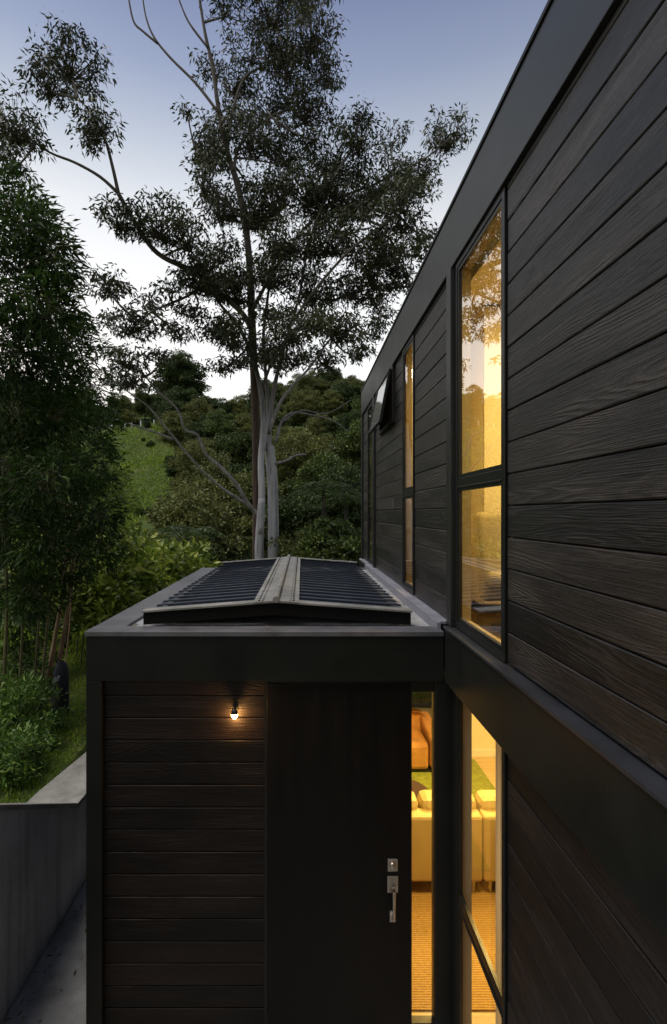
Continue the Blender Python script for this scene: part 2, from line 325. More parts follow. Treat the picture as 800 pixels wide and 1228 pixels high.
# backing wall behind the boards and inside lining
def wallbits(m,x0,x1):
    for a,b in ((-3.2,2.50),(3.32,4.56),(5.09,5.53),(6.50,7.18),(7.78,8.40)): m.box(x0,x1,a,b,2.76,5.19)
    m.box(x0,x1,5.53,6.50,2.76,4.55)
    m.box(x0,x1,-3.2,2.50,-.1,2.40); m.box(x0,x1,3.305,3.40,-.1,2.40); m.box(x0,x1,7.62,8.40,-.1,2.40)
m=MB(); wallbits(m,1.054,1.095); m.build('wall_core',M['black'],house)
m=MB(); wallbits(m,1.097,1.108); m.build('wall_lining',M['lining'],house)
# fascia, band and corner posts
m=MB(); m.box(1.002,1.20,-3.2,8.45,5.19,5.585); m.build('fascia',M['steel'],house,bevel=.004)
m=MB(); m.box(.992,1.26,-3.2,8.46,5.588,5.612); m.build('fascia_capping',M['steel2'],house,bevel=.003)
MB().box(1.032,1.10,3.40,7.59,2.436,2.70).build('floor_band',M['black'],house)
for a,b in ((-3.2,3.385),(7.6,8.45)): MB().box(.966,1.10,a,b,2.404,2.765).build('floor_band',M['steel2'],house,bevel=.004)
m=MB(); m.box(.955,1.051,-3.2,3.385,2.768,2.782); m.build('ledge_flashing',M['ledge'],house)
m=MB(); m.box(.966,1.051,3.50,8.45,2.768,2.785); m.box(.94,.964,3.47,7.5,2.70,2.785); m.build('gutter_flashing',M['flash'],house)
for bx in ((.992,1.052,3.34,3.438,2.786,5.188),(1.0,1.052,6.98,7.07,2.788,5.188),(1.0,1.09,8.36,8.45,2.788,5.188)): MB().box(*bx).build('cover_post',M['steel'],house,bevel=.003)
m=MB(); m.box(1.02,1.053,3.303,3.386,-.1,2.402); m.build('corner_post',M['steel2'],house)
# roof, floors, ceilings, inner walls
m=MB(); m.box(1.06,9,-3.2,8.44,5.26,5.56); m.build('roof',M['deck'],house)
m=MB(); m.box(1.146,9,-3.2,8.3,5.20,5.25); m.box(1.146,9,-3.2,8.3,2.40,2.44); m.box(-1.30,1.10,3.52,7.45,2.405,2.43); m.build('ceiling',M['lining'],house)
MB().box(1.102,9,-3.2,8.4,2.50,2.75).build('floor',M['floor_up'],house)
m=MB(); m.box(-1.3,9,3.46,8.4,-.2,-.001); m.box(1.03,9,-3.2,3.455,-.2,-.001); m.build('floor',M['floor_in'],house)
m=MB()
m.box(1.147,6,4.30,4.38,2.752,5.198); m.box(1.147,6,7.0,7.08,2.752,5.198); m.box(1.147,6,5.49,5.54,2.752,5.198); m.box(1.147,6,.2,.28,2.752,5.198); m.box(5.5,5.58,-3,8.3,2.752,5.198)
m.box(2.42,8,7.3,7.4,0,2.398); m.box(6.9,7,-3,7.29,0,2.398); m.box(1.147,6.9,-3,-2.9,0,2.398)
m.box(1.147,8,8.22,8.30,2.752,5.198)
m.build('inner_wall',M['lining'],house)
m=MB(); m.box(2.43,6.9,7.282,7.297,.002,.11); m.build('skirting',M['paper'],house)
m=MB(); m.box(8.9,9,-3.2,8.45,-.1,5.2); m.box(1.1,9,-3.3,-3.21,-.1,5.2); m.box(1.092,9,8.36,8.45,2.446,5.188); m.box(2.5,9,8.36,8.45,-.1,2.40); m.build('outer_wall',M['black'],house)

def pane(name,parent,x0,x1,y0,y1,z0,z1,mat): return MB().box(x0,x1,y0,y1,z0,z1).build(name,mat,parent)
def window_y(y0,y1,z0,z1,tz=None,fw=.035,label=None,xo=1.018,mat='glass',lower=None):
    m=MB(); d=1.05
    m.box(xo,d,y0,y0+fw,z0,z1); m.box(xo,d,y1-fw,y1,z0,z1); m.box(xo,d,y0+fw,y1-fw,z0,z0+fw*1.3); m.box(xo,d,y0+fw,y1-fw,z1-fw,z1)
    w=m.build('window',M['frame'],house,bevel=.003)
    if label: w['label']=label
    i=fw+.002
    # inner sash beads step back from the frame
    s=MB(); e=fw+.022
    def ring(za,zb):
        s.box(xo+.006,xo+.028,y0+i,y0+e,za,zb); s.box(xo+.006,xo+.028,y1-e,y1-i,za,zb); s.box(xo+.006,xo+.028,y0+e,y1-e,za,za+.022); s.box(xo+.006,xo+.028,y0+e,y1-e,zb-.022,zb)
    if tz is None:
        ring(z0+fw*1.3+.002,z1-i); pane('pane',w,xo+.014,xo+.020,y0+i,y1-i,z0+fw*1.3,z1-i,M[mat])
    else:
        ring(z0+fw*1.3+.002,tz-.032); ring(tz+.032,z1-i)
        pane('pane',w,xo+.014,xo+.020,y0+i,y1-i,z0+fw*1.3,tz-.03,M[lower or mat]); pane('pane',w,xo+.014,xo+.020,y0+i,y1-i,tz+.03,z1-i,M[mat])
        t=MB(); t.box(xo+.004,1.049,y0+i-.001,y1-i+.001,tz-.03,tz+.03); t.box(xo-.004,xo+.02,y0+i,y1-i,tz-.034,tz-.024); t.build('transom',M['frame'],w,bevel=.003)
    s.build('sash',M['frame'],w)
    rv=MB(); rv.box(1.053,1.112,y1-fw*.9,y1+.002,z0+.02,z1-.02); rv.box(1.053,1.112,y0-.002,y0+fw*.9,z0+.02,z1-.02); rv.box(1.053,1.112,y0+fw*.91,y1-fw*.91,z0+.02,z0+.045); rv.box(1.053,1.112,y0+fw*.91,y1-fw*.91,z1-.04,z1-.02)
    rv.build('window_reveal',M['reveal'],w)
    return w
window_y(2.515,3.32,2.79,5.185,EYE+.2,label='tall lit window beside the wide blank boards, upper storey')
window_y(4.575,5.075,2.80,5.185,EYE+.2,fw=.03,label='narrow lit slot window in the middle of the upper wall')
window_y(7.20,7.765,2.80,5.185,None,fw=.03,label='unlit slot window at the far end of the upper wall')
window_y(2.515,3.30,.03,2.40,1.01,fw=.028,label='tall lit lower window next to the front door',mat='glass_low')
# awning window pushed open
m=MB()
m.box(1.0,1.13,5.535,5.575,4.555,5.185); m.box(1.0,1.13,6.455,6.495,4.555,5.185); m.box(1.0,1.13,5.576,6.454,4.555,4.60); m.box(1.0,1.13,5.576,6.454,5.15,5.185)
aw=m.build('window',M['frame'],house,bevel=.003); aw['label']='awning window pushed open at the bottom, high on the wall'
for a,b in ((5.577,5.60),(6.43,6.452),(6.0,6.03)): MB().box(1.04,1.128,a,b,4.602,5.148).build('jamb_lining',M['redwood'],aw)
def tilt(x,y,z):                # sash local (thickness, along, down) hinged at the head
    a=R(11); return (1.0-math.sin(a)*z-math.cos(a)*x, y, 5.15-math.cos(a)*z+math.sin(a)*x)
def tbox(m,x0,x1,y0,y1,z0,z1):
    m.hexa([tilt(x0,y0,z1),tilt(x1,y0,z1),tilt(x1,y1,z1),tilt(x0,y1,z1),tilt(x0,y0,z0),tilt(x1,y0,z0),tilt(x1,y1,z0),tilt(x0,y1,z0)])
m=MB(); Hs=.60; f=.028
tbox(m,0,.03,5.56,5.56+f,0,Hs); tbox(m,0,.03,6.47-f,6.47,0,Hs); tbox(m,0,.03,5.56+f,6.47-f,0,f); tbox(m,0,.03,5.56+f,6.47-f,Hs-f,Hs)
sa=m.build('sash',M['frame'],aw)
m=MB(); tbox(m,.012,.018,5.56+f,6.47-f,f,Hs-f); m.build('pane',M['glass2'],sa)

m=MB()  # thin grey plates added for a row of pale patches on the boards
m.box(1.0275,1.0295,5.52,6.70,3.592,3.703)
for i in range(6): m.box(1.022,1.027,5.55+i*.2,5.55+i*.2+.11,3.595,3.70)
m.build('plate_row',M['plates'],house)
# far glazed opening of the lounge
m=MB()
for x in (1.14,1.80,2.42): m.box(x,x+.045,8.36,8.43,.0,2.40)
m.box(1.185,2.42,8.36,8.43,2.34,2.40); m.box(1.185,2.42,8.36,8.43,.30,.34)
w=m.build('window',M['frame'],house); w['label']='glazed garden doors at the far end of the lounge'
m=MB(); m.box(1.185,1.80,8.39,8.396,.34,2.34); m.box(1.845,2.42,8.39,8.396,.34,2.34); m.build('pane',M['glass_dim'],w)
MB().box(1.1,2.42,8.30,8.50,0,.298).build('window_sill',M['sillgrey'],w)

# ------------------------------------------------------------------ entry porch (part of the house)
YF=3.39; ZT=EYE-.797+.002; ZH=EYE-1.136
m=MB()
m.box(-1.463,.963,YF,YF+.10,ZH,ZT-.038)                       # front beam
m.box(-1.463,-1.356,YF,YF+.10,-.1,ZH-.001)                    # left post
m.box(.906,1.10,YF+.012,YF+.10,-.1,ZH-.001)                   # right post
m.box(-1.463,-1.40,YF+.101,7.55,-.1,ZT-.038)                  # left side
m.box(-1.399,1.0,7.47,7.55,-.1,ZT-.038)                       # far side
m.build('porch_frame',M['steel2'],house,bevel=.004)
m=MB()
m.box(-1.470,.962,YF-.008,YF+.16,ZT-.036,ZT-.002); m.box(-1.470,-1.25,YF+.161,7.40,ZT-.036,ZT-.004); m.box(-1.249,.962,7.34,7.40,ZT-.036,ZT-.005)
m.build('porch_parapet_capping',M['cap'],house,bevel=.004)
m=MB(); m.box(-1.26,.938,YF+.162,7.335,ZT-.07,ZT-.026); m.build('porch_roof_deck',M['deck'],house)
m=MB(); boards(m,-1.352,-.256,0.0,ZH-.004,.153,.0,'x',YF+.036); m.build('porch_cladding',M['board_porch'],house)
m=MB(); m.box(-1.39,-.256,YF+.06,YF+.10,-.1,ZH-.002); m.build('porch_wall_core',M['black'],house)
m=MB(); m.box(-.256,-.240,YF+.03,YF+.10,0,ZH-.003); m.box(.7425,.747,YF+.03,YF+.10,0,ZH-.003); m.box(-.24,.744,YF+.03,YF+.10,2.382,ZH-.003); m.build('door_frame',M['frame'],house)
door=MB().box(-.238,.741,YF+.026,YF+.075,.012,2.378).build('front_door',M['door'],house,bevel=.003)
m=MB()
dx=.62; yd=YF+.026
m.box(dx-.034,dx+.034,yd-.006,yd,1.10,1.185)
dead=m.build('deadbolt',M['nickel'],door,bevel=.004)
m=MB(); m.tube([(dx,yd-.006,1.145),(dx,yd-.018,1.145),(dx,yd-.021,1.145)],[.022,.020,.012],16); m.build('lock_cylinder',M['nickel'],door,smooth=True)
m=MB(); m.box(dx-.036,dx+.036,yd-.006,yd,.955,1.068); m.box(dx-.02,dx+.02,yd-.006,yd,.755,.83)
m.tube([(dx,yd-.004,.995),(dx,yd-.03,.99),(dx,yd-.058,.985)],[.012,.012,.012],10)
m.tube([(dx,yd-.058,1.0),(dx,yd-.06,.96),(dx,yd-.06,.86),(dx,yd-.05,.81),(dx,yd-.02,.79),(dx,yd-.004,.79)],[.013,.013,.011,.011,.011,.011],10)
m.box(dx-.016,dx+.016,yd-.05,yd-.006,1.018,1.026)
m.build('door_handle',M['nickel'],door,bevel=.002)
m=MB(); m.box(.7475,.752,YF+.032,YF+.085,.0,ZH-.004); m.box(.901,.905,YF+.032,YF+.085,.0,ZH-.004); m.box(.7525,.9005,YF+.032,YF+.085,.0,.055); m.box(.7525,.9005,YF+.032,YF+.085,2.322,ZH-.004)
sl=m.build('window',M['frame'],house); sl['label']='slim lit sidelight next to the front door'
MB().box(.7525,.9005,YF+.055,YF+.061,.056,2.321).build('pane',M['glass_low'],sl)
m=MB(); m.box(-1.399,1.0,7.455,7.468,0,2.40); m.box(-1.398,-1.385,YF+.11,7.45,0,2.40); m.box(-1.384,-.27,YF+.102,YF+.112,0,2.40); m.build('porch_lining',M['lining'],house)

# opening roof with louvre blades on the porch
xl,xr,xc=-1.14,.785,-.185; y0,y1=3.60,7.28; ze=EYE-.800+.012; rise=.072; fh=.095
def zr(x): return ze+rise*(1-abs(x-xc)/((xc-xl) if x<xc else (xr-xc)))
m=MB()
for a,b in ((xl,xc),(xc,xr)):
    for ya,yb in ((y0,y0+.05),(y1-.05,y1)):
        m.hexa([(a,ya,zr(a)-.012),(b,ya,zr(b)-.012),(b,yb,zr(b)-.012),(a,yb,zr(a)-.012),(a,ya,zr(a)+fh-.02),(b,ya,zr(b)+fh-.02),(b,yb,zr(b)+fh-.02),(a,yb,zr(a)+fh-.02)])
m.box(xl+.10,xl+.14,y0+.051,y1-.051,ze-.01,ze+.075); m.box(xr-.14,xr-.10,y0+.051,y1-.051,ze-.01,ze+.075)
lr=m.build('louvre_roof',M['black'],house)
for ya,yb in ((y0-.012,y0+.10),(y1-.10,y1+.01)):
    m=MB()
    for a,b in ((xl-.01,xc),(xc,xr+.01)):
        za,zb=zr(max(a,xl))+fh-.018,zr(min(b,xr))+fh-.018
        m.hexa([(a,ya,za),(b,ya,zb),(b,yb,zb),(a,yb,za),(a,ya,za+.012),(b,ya,zb+.012),(b,yb,zb+.012),(a,yb,za+.012)])
    m.build('end_capping',M['louvcap'],lr)
nb=20; pb=(y1-y0-.22)/nb
for a,b in ((xl+.015,xc-.15),(xc+.15,xr-.015)):
    m=MB()
    for i in range(nb):
        ya=y0+.11+i*pb; yb=ya+pb+.02; th=.012
        za=zr(a)+fh-.055; zb=zr(b)+fh-.055
        for (p,q,da,db) in ((0,1,0,0),):
            t0,t1=.022,.040       # each blade laps the next: near edge low, far edge high
            m.hexa([(a,ya,za+t1-th),(b,ya,zb+t1-th),(b,yb,zb+t0-th),(a,yb,za+t0-th),(a,ya,za+t1),(b,ya,zb+t1),(b,yb,zb+t0),(a,yb,za+t0)])
    m.build('louvre_panel',M['louvre'],lr)
m=MB()
for sgn in (-1,1):
    a=xc+sgn*.022; b=xc+sgn*.165
    za=zr(a)+fh-.002; zb=zr(b)+fh-.002
    p=[(a,y0-.015,za),(b,y0-.015,zb),(b,y1+.01,zb),(a,y1+.01,za)]
    if sgn<0: p=[p[1],p[0],p[3],p[2]]
    m.hexa([(x,y,z-.01) for x,y,z in p]+[(x,y,z) for x,y,z in p])
    b2=xc+sgn*.10; zz=zr(b2)+fh
    q=[(b2-.003,y0-.012),(b2+.003,y0-.012),(b2+.003,y1),(b2-.003,y1)]
    m.hexa([(x,y,zz-.006) for x,y in q]+[(x,y,zz+.006) for x,y in q])
zz=zr(xc)+fh
m.tube([(xc,y0-.02,zz+.005),(xc,y1+.015,zz+.005)],.024,10)
m.mat(1)
for sgn in (-1,1):
    for i in range(46):
        y=y0+.03+i*(y1-y0-.06)/45; x=xc+sgn*.125; z=zr(x)+fh-.002
        m.box(x-.007,x+.007,y-.007,y+.007,z,z+.005)
m.build('ridge_capping',[M['louvcap'],M['black']],lr)

# ------------------------------------------------------------------ wall lamp by the door
lx=-.458; lz=2.18; ly=YF+.034
lamp=thing('wall_lamp','small lit downlight on the porch boards left of the front door','wall lamp',(0,0,0))
m=MB(); m.box(lx-.014,lx+.022,ly-.006,ly-.001,lz+.012,lz+.05); m.build('back_plate',M['frame'],lamp,bevel=.003)
m=MB(); m.tube([(lx+.004,ly-.006,lz+.035),(lx+.004,ly-.045,lz+.035)],.007,8); m.lathe((lx+.004,ly-.052,lz),[(.001,.045),(.015,.043),(.021,.03),(.024,.012),(.020,.012)],16); m.build('lamp_head',M['frame'],lamp,smooth=True)
m=MB(); m.lathe((lx+.004,ly-.052,lz),[(.001,-.022),(.012,-.019),(.020,-.006),(.0225,.008),(.018,.02)],16); m.build('lens',M['bulb'],lamp,smooth=True)
def light(name,kind,loc,energy,color,parent=None,rot=(0,0,0),**kw):
    d=bpy.data.lights.new(name,kind); d.energy=energy; d.color=color
    for a,b in kw.items(): setattr(d,a,b)
    o=bpy.data.objects.new(name,d); COL.objects.link(o); o.location=loc; o.rotation_euler=rot
    if parent: o.parent=parent
    return o
light('lamp_bulb','POINT',(lx+.004,ly-.06,lz-.045),3.4,(1,.48,.15),lamp,shadow_soft_size=.015)

# ------------------------------------------------------------------ rooms: lamps and furniture
WARM=(1,.65,.17)
def ceiling_lamp(x,y,z,e,label,size=.5,col=WARM):
    t=thing('ceiling_lamp',label,'ceiling lamp',(x,y,z),'lamps on the ceilings inside')
    m=MB(); m.lathe((0,0,0),[(.001,-.03),(.15,-.03),(.16,-.02)],24); m.build('diffuser',M['ceil'],t,smooth=True)
    m=MB(); m.lathe((0,0,0),[(.162,-.025),(.17,-.02),(.17,-.001),(.001,-.001)],24); m.build('rim',M['paper'],t)
    light('lamp_light','AREA',(0,0,-.04),e,col,t,size=size,shape='DISK')
ceiling_lamp(2.3,2.9,5.198,135,'round ceiling lamp in the upper room with the chair')
ceiling_lamp(1.9,4.95,5.198,36,'round ceiling lamp in the upper room behind the slot window')
ceiling_lamp(1.75,5.75,2.398,85,'round ceiling lamp above the coffee table')
ceiling_lamp(1.5,4.1,2.398,50,'round ceiling lamp above the sisal rug')
ceiling_lamp(3.6,5.0,2.398,90,'round ceiling lamp at the inner side of the lounge')
t=thing('pendant_lamp','white glowing pendant seen high in the narrow slot window','lamp',(1.18,5.42,5.198))
m=MB(); m.lathe((0,0,-.14),[(.001,.045),(.03,.04),(.045,0),(.03,-.04),(.001,-.045)],16); m.build('globe',M['pend'],t,smooth=True)
m=MB(); m.tube([(0,0,-.10),(0,0,-.001)],.006,6); m.build('stem',M['frame'],t)
# upper room
t=thing('wardrobe','tall pale wardrobe against the upper room wall','wardrobe',(0,0,2.753))
m=MB(); m.box(1.44,3.2,3.98,4.295,.06,2.44); m.build('carcass',M['lining'],t)
m=MB()
for a,b in ((1.445,2.02),(2.025,2.6),(2.605,3.195)): m.box(a,b,3.962,3.979,.07,2.43)
m.build('doors',M['lining'],t,bevel=.002)
m=MB(); m.box(1.46,3.18,4.0,4.28,0,.059); m.build('plinth',M['frame'],t)
t=thing('lounge_chair','grey round backed chair behind the tall upper window','chair',(1.53,3.42,2.753))
m=MB()
def shell(m,w,h,z0,curve,th,yo,n=8,kk=8):
    rows=[]
    for a in range(kk+1):
        v=a/kk; ww=w*(1-max(0,(v-.45)/.55)**3.2*.97)**(1/2.6)*(.82+.18*min(1,v*2.5))
        row=[]
        for b in range(n+1):
            u=b/n*2-1; row.append((u*ww/2, yo-curve*(u*u)+v*.10, z0+v*h))
        rows.append(row)
    for off in (0,th):
        k=len(m.v)
        for row in rows: m.v+=[(x,y+off,z) for x,y,z in row]
        for a in range(kk):
            for b in range(n):
                q=(k+a*(n+1)+b,k+a*(n+1)+b+1,k+(a+1)*(n+1)+b+1,k+(a+1)*(n+1)+b); m.f.append(q); m.mi.append(m.cur)
m=MB(); m.hexa([(-.27,.06,.17),(.27,.06,.17),(.27,.17,.17),(-.27,.17,.17),(-.29,.14,.80),(.29,.14,.80),(.29,.25,.80),(-.29,.25,.80)]); o=m.build('backrest',M['chairgrey'],t,bevel=.05,smooth=True); o.modifiers[0].segments=5; o.modifiers[0].width=.052
m=MB(); m.lathe((0,0,.30),[(.001,.09),(.22,.085),(.27,.05),(.25,0),(.001,-.01)],20); m.build('seat',M['chairgrey'],t,smooth=True)
m=MB(); m.tube([(0,0,.02),(0,0,.30)],.025,10); m.lathe((0,0,0),[(.001,.03),(.05,.028),(.22,.012),(.22,.001)],20); m.build('pedestal',M['frame'],t,smooth=True)
t=thing('low_bench','low dark bench under the tall upper window','bench',(1.50,2.96,2.753))
m=MB(); m.box(-.24,.34,-.14,.14,.12,.15); m.build('bench_top',M['table'],t,bevel=.004)
for sx in (-.22,.30):
    for sy in (-.12,.10): MB().box(sx,sx+.02,sy,sy+.02,0,.119).build('leg',M['table'],t)
m=MB(); m.box(1.36,1.62,2.86,3.06,2.905,2.925); m.box(1.38,1.60,2.88,3.04,2.926,2.94); o=m.build('paper_stack',M['paper'],bevel=.002); tag(o,'flat white papers lying on the low bench upstairs','papers')
t=thing('cabinet','blue grey cabinet low behind the narrow slot window','cabinet',(1.42,5.28,2.753))
MB().box(-.25,.6,-.18,.19,.06,.95).build('carcass',M['bluegrey'],t,bevel=.004)
for a,b in ((-.245,.17),(.175,.595)): MB().box(a,b,-.20,-.181,.07,.94).build('door',M['bluegrey'],t,bevel=.003)
MB().box(-.23,.58,-.15,.17,0,.059).build('plinth',M['frame'],t)
# sheer curtain inside the lower window, added for the pale glass-edge strip
m=MB(); pr=[]
for i in range(25): pr.append((1.165+.018*math.sin(i*1.9),2.42+i*.60/24))
for (xa,ya),(xb,yb) in zip(pr[:-1],pr[1:]): m.quad((xa,ya,.02),(xb,yb,.02),(xb,yb,2.38),(xa,ya,2.38))
o=m.build('panel',M['sheer'],smooth=True); tag(o,'pale sheer curtain added at the near side of the lower window','panel')
# lounge
sx0,sx1,sy0=.55,2.75,4.62
sofa=thing('sofa','cream leather sofa seen from behind through the sidelight','sofa',(0,0,0))
for a,b in ((sx0,1.676),(1.684,sx1)):
    MB().box(a,b,sy0,sy0+.16,.13,.74).build('backrest',M['sofa'],sofa,bevel=.03)
    MB().box(a,b,sy0+.161,sy0+.85,.13,.42).build('seat',M['sofa'],sofa,bevel=.03)
    for x in (a+.06,b-.09):
        MB().lathe((x+.015,sy0+.05,0),[(.001,.001),(.012,.001),(.02,.129)],10).build('leg',M['nickel'],sofa)
for a,b in ((.60,1.115),(1.125,1.67),(1.69,2.2),(2.21,2.7)):
    m=MB(); m.box(a,b,sy0+.10,sy0+.33,.50,.84); m.build('back_cushion',M['sofa'],sofa,bevel=.07)
MB().box(2.70,2.86,sy0+.01,sy0+.84,.13,.60).build('armrest',M['sofa'],sofa,bevel=.03)
t=thing('armchair','tan leather armchair standing on the green rug','armchair',(1.46,7.16,0))
MB().box(-.27,.27,-.38,.26,.06,.42).build('seat',M['tan'],t,bevel=.05)
m=MB(); shell(m,.80,.40,.25,.12,.14,.20,14,12); m.build('backrest',M['tan'],t,smooth=True)
for s in (-1,1):
    m=MB(); m.hexa([(s*.36-.08,-.42,.08),(s*.36+.08,-.42,.08),(s*.36+.08,.34,.08),(s*.36-.08,.34,.08),(s*.36-.08,-.42,.50),(s*.36+.08,-.42,.50),(s*.36+.08,.34,.60),(s*.36-.08,.34,.60)]); m.build('armrest',M['tan'],t,bevel=.05)
MB().box(-.40,.40,-.34,.30,.0,.055).build('base',M['frame'],t)
t=thing('coffee_table','round dark coffee table behind the cream sofa','table',(1.09,5.62,0))
m=MB(); m.lathe((0,0,.36),[(.001,.04),(.36,.04),(.37,.02),(.36,0),(.001,0)],32); m.build('tabletop',M['table'],t)
m=MB(); m.lathe((0,0,0),[(.2,.0),(.2,.02),(.04,.04),(.04,.36)],20); m.build('pedestal',M['table'],t)
o=MB().box(.2,2.48,4.95,7.18,.001,.016).build('green_rug',M['greenrug']); tag(o,'green pile rug under the armchair and coffee table','rug')
o=MB().box(-.9,3.2,3.56,4.93,.001,.012).build('sisal_rug',M['sisal']); tag(o,'golden woven sisal rug inside the front door','rug')

# ------------------------------------------------------------------ foliage tools
def unit(a): return a/np.maximum(np.linalg.norm(a,axis=1,keepdims=True),1e-9)
def leaves(B,D,L,W,droop=.12):
    n=len(B); D=unit(D); side=unit(np.cross(D,RNG.normal(size=(n,3))))
    L=np.asarray(L).reshape(-1,1)*np.ones((n,1)); W=np.asarray(W).reshape(-1,1)*np.ones((n,1))
    mid=B+D*L*.42; tip=B+D*L; tip[:,2]-=(L*droop)[:,0]
    V=np.stack([B,mid+side*W*.5,tip,mid-side*W*.5],1).reshape(-1,3)
    Q=np.arange(n*4).reshape(-1,4); return V,Q
def join(parts):
    Vs=[];Qs=[];o=0
    for V,Q in parts: Vs.append(V); Qs.append(Q+o); o+=len(V)
    return np.concatenate(Vs),np.concatenate(Qs)
def in_ball(n): 
    d=unit(RNG.normal(size=(n,3))); return d*(RNG.random((n,1))**(1/3))
def smooth(pts,k=4):
    pts=[Vector(p) for p in pts]; out=[]
    for i in range(len(pts)-1):
        a=pts[max(i-1,0)];b=pts[i];c=pts[i+1];d=pts[min(i+2,len(pts)-1)]
        for j in range(k):
            t=j/k; out.append(.5*((2*b)+(c-a)*t+(2*a-5*b+4*c-d)*t*t+(3*b-a-3*c+d)*t**3))
    out.append(pts[-1]); return out

# ------------------------------------------------------------------ the two tall gums
GY0=16.0
def limb(m,pix,r0,r1,dy=0,base=GY0,skel=None,n=8):
    k=len(pix); pts=[P(x,y,base+dy*(i/max(1,k-1))) for i,(x,y) in enumerate(pix)]
    sp=smooth(pts); q=len(sp)
    rr=[r0+(r1-r0)*(i/(q-1))+random.uniform(-.06,.06)*r0*.5 for i in range(q)]
    m.tube(sp,rr,n)
    if skel is not None: skel+= [np.array(p) for p in sp]
def crown(tree,blobs,skel,leafmat,barkmat,base=GY0,tuft_r=.34,per=18,L=.205,W=.055,dens=1.,depth=.9):
    sk=np.array(skel); tw=MB(); parts=[]
    px=362+sk[:,0]/sk[:,1]*600; py=616-(sk[:,2]-EYE)/sk[:,1]*600
    for (cx,cy,rx,ry) in blobs:
        j=np.argmin((px-cx)**2+(py-cy)**2+np.where(py<cy-25,2500,0)+RNG.uniform(0,900,len(px)))
        Y=sk[j,1]+random.uniform(-depth,depth); c=np.array(P(cx,cy,Y)); s=Y/600
        rad=np.array([rx*s,(rx+ry)*.55*s,ry*s])
        nt=max(5,int(dens*rx*ry/21.))
        T=in_ball(nt); T[:,2]=np.where(T[:,2]<-.35,T[:,2]*.6,T[:,2]); T=c+T*rad
        a=sk[j]; mid=(a+c)/2+np.array([random.uniform(-.2,.2),random.uniform(-.2,.2),-.12*np.linalg.norm(c-a)])
        root=c-np.array([0,0,.5*rad[2]])
        tw.tube(smooth([a,mid,root]),[.042-.003*i for i in range(9)],5,False)
        for i,q in enumerate(T):
            mm=root*.4+q*.6+RNG.normal(0,.06,3); mm[2]-=.10
            tw.tube([root+RNG.normal(0,.05,3),mm,q],[.016,.011,.005],3,False)
        nl=int(per)
        C=np.repeat(T,nl,0); off=in_ball(len(C))*tuft_r*np.array([1,1,.42])*RNG.uniform(.55,1.1,(len(T),1)).repeat(nl,0)
        Bp=C+off; D=off*1.1+np.array([0,0,-.16])+RNG.normal(0,.2,(len(C),3))
        parts.append(leaves(Bp,D,RNG.uniform(.55,1.15,len(C))*L,W*RNG.uniform(.7,1.2,len(C))))
    V,Q=join(parts); np_mesh('crown',V,Q,leafmat,tree)
    tw.build('branches',barkmat,tree)
gumA=thing('gum_tree','tall gum with reddish brown bark rising behind the pale twin trunks','tree',(0,0,0))
gumB=thing('gum_tree','smooth pale gum with twin white trunks and wide spreading crown','tree',(0,0,0))
skA=[]; skB=[]
zb=float(ground_z(-1.3,16))
m=MB()
limb(m,[(309,790),(307,700),(308,600),(306,480),(302,385)],.14,.13,0,16.6,skA,10)
m.build('trunk',M['bark_brown'],gumA,smooth=True)
m=MB()
limb(m,[(302,388),(298,300),(287,230),(272,180),(262,130),(255,80),(246,40),(238,-10)],.125,.035,-.6,16.6,skA)
limb(m,[(300,392),(290,375),(262,350),(230,325),(195,308),(175,288),(155,255),(142,232)],.095,.06,-2.5,16.5,skA)
limb(m,[(142,232),(135,200),(125,165),(105,130),(92,118)],.055,.02,-.5,14.2,skA)
limb(m,[(142,232),(120,212),(90,195),(60,183),(35,165),(10,140)],.05,.018,-.8,14.2,skA)
limb(m,[(262,135),(235,100),(205,70),(185,45),(175,20),(170,-12)],.05,.02,.3,16.1,skA)
limb(m,[(189,52),(172,38),(160,25),(153,-10)],.04,.025,0,16.2,skA)
limb(m,[(272,182),(278,140),(292,95),(318,78),(345,60)],.06,.02,.8,16.3,skA)
limb(m,[(280,205),(290,170),(325,140),(358,125),(385,90)],.06,.02,1.4,16.3,skA)
limb(m,[(250,58),(232,35),(222,18),(212,-8)],.04,.02,0,16.1,skA)
limb(m,[(292,262),(262,235),(240,200),(225,140)],.06,.02,-.8,16.3,skA)
m.build('limb',M['bark_dark'],gumA,smooth=True)
m=MB()
limb(m,[(328,800),(328,700),(328,640),(327,580),(323,535)],.20,.165,0,16,skB,12)
limb(m,[(311,800),(312,700),(311,660),(312,630),(314,598)],.185,.11,-.1,15.8,skB,12)
limb(m,[(312,640),(314,595),(313,550),(316,510),(313,470),(302,425),(285,390),(262,362),(250,335)],.12,.035,.2,15.7,skB,10)
limb(m,[(323,540),(323,510),(328,470),(337,430),(347,395),(360,350),(368,300)],.09,.03,.4,16,skB,10)
limb(m,[(320,540),(322,500),(318,440),(316,400),(322,350),(330,290),(335,240)],.07,.03,1.2,15.9,skB,10)
m.build('trunk',M['bark_white'],gumB,smooth=True); m=MB()
limb(m,[(313,620),(298,605),(283,580),(262,558),(247,545),(237,522),(222,515),(212,490),(188,468),(172,448)],.07,.02,-.8,15.8,skB)
limb(m,[(299,607),(270,588),(248,570),(225,545),(205,520),(180,490),(158,473),(133,455)],.05,.016,-1.4,15.8,skB)
limb(m,[(208,527),(190,520),(155,508),(130,500)],.04,.018,0,15,skB)
limb(m,[(331,556),(345,552),(356,546),(366,545)],.055,.03,-.4,15.9,skB)
limb(m,[(322,520),(335,485),(352,462),(372,440),(398,405),(430,388)],.065,.02,.5,15.9,skB)
limb(m,[(331,530),(338,505),(352,495),(375,498),(400,505),(418,518)],.05,.02,1.2,15.9,skB)
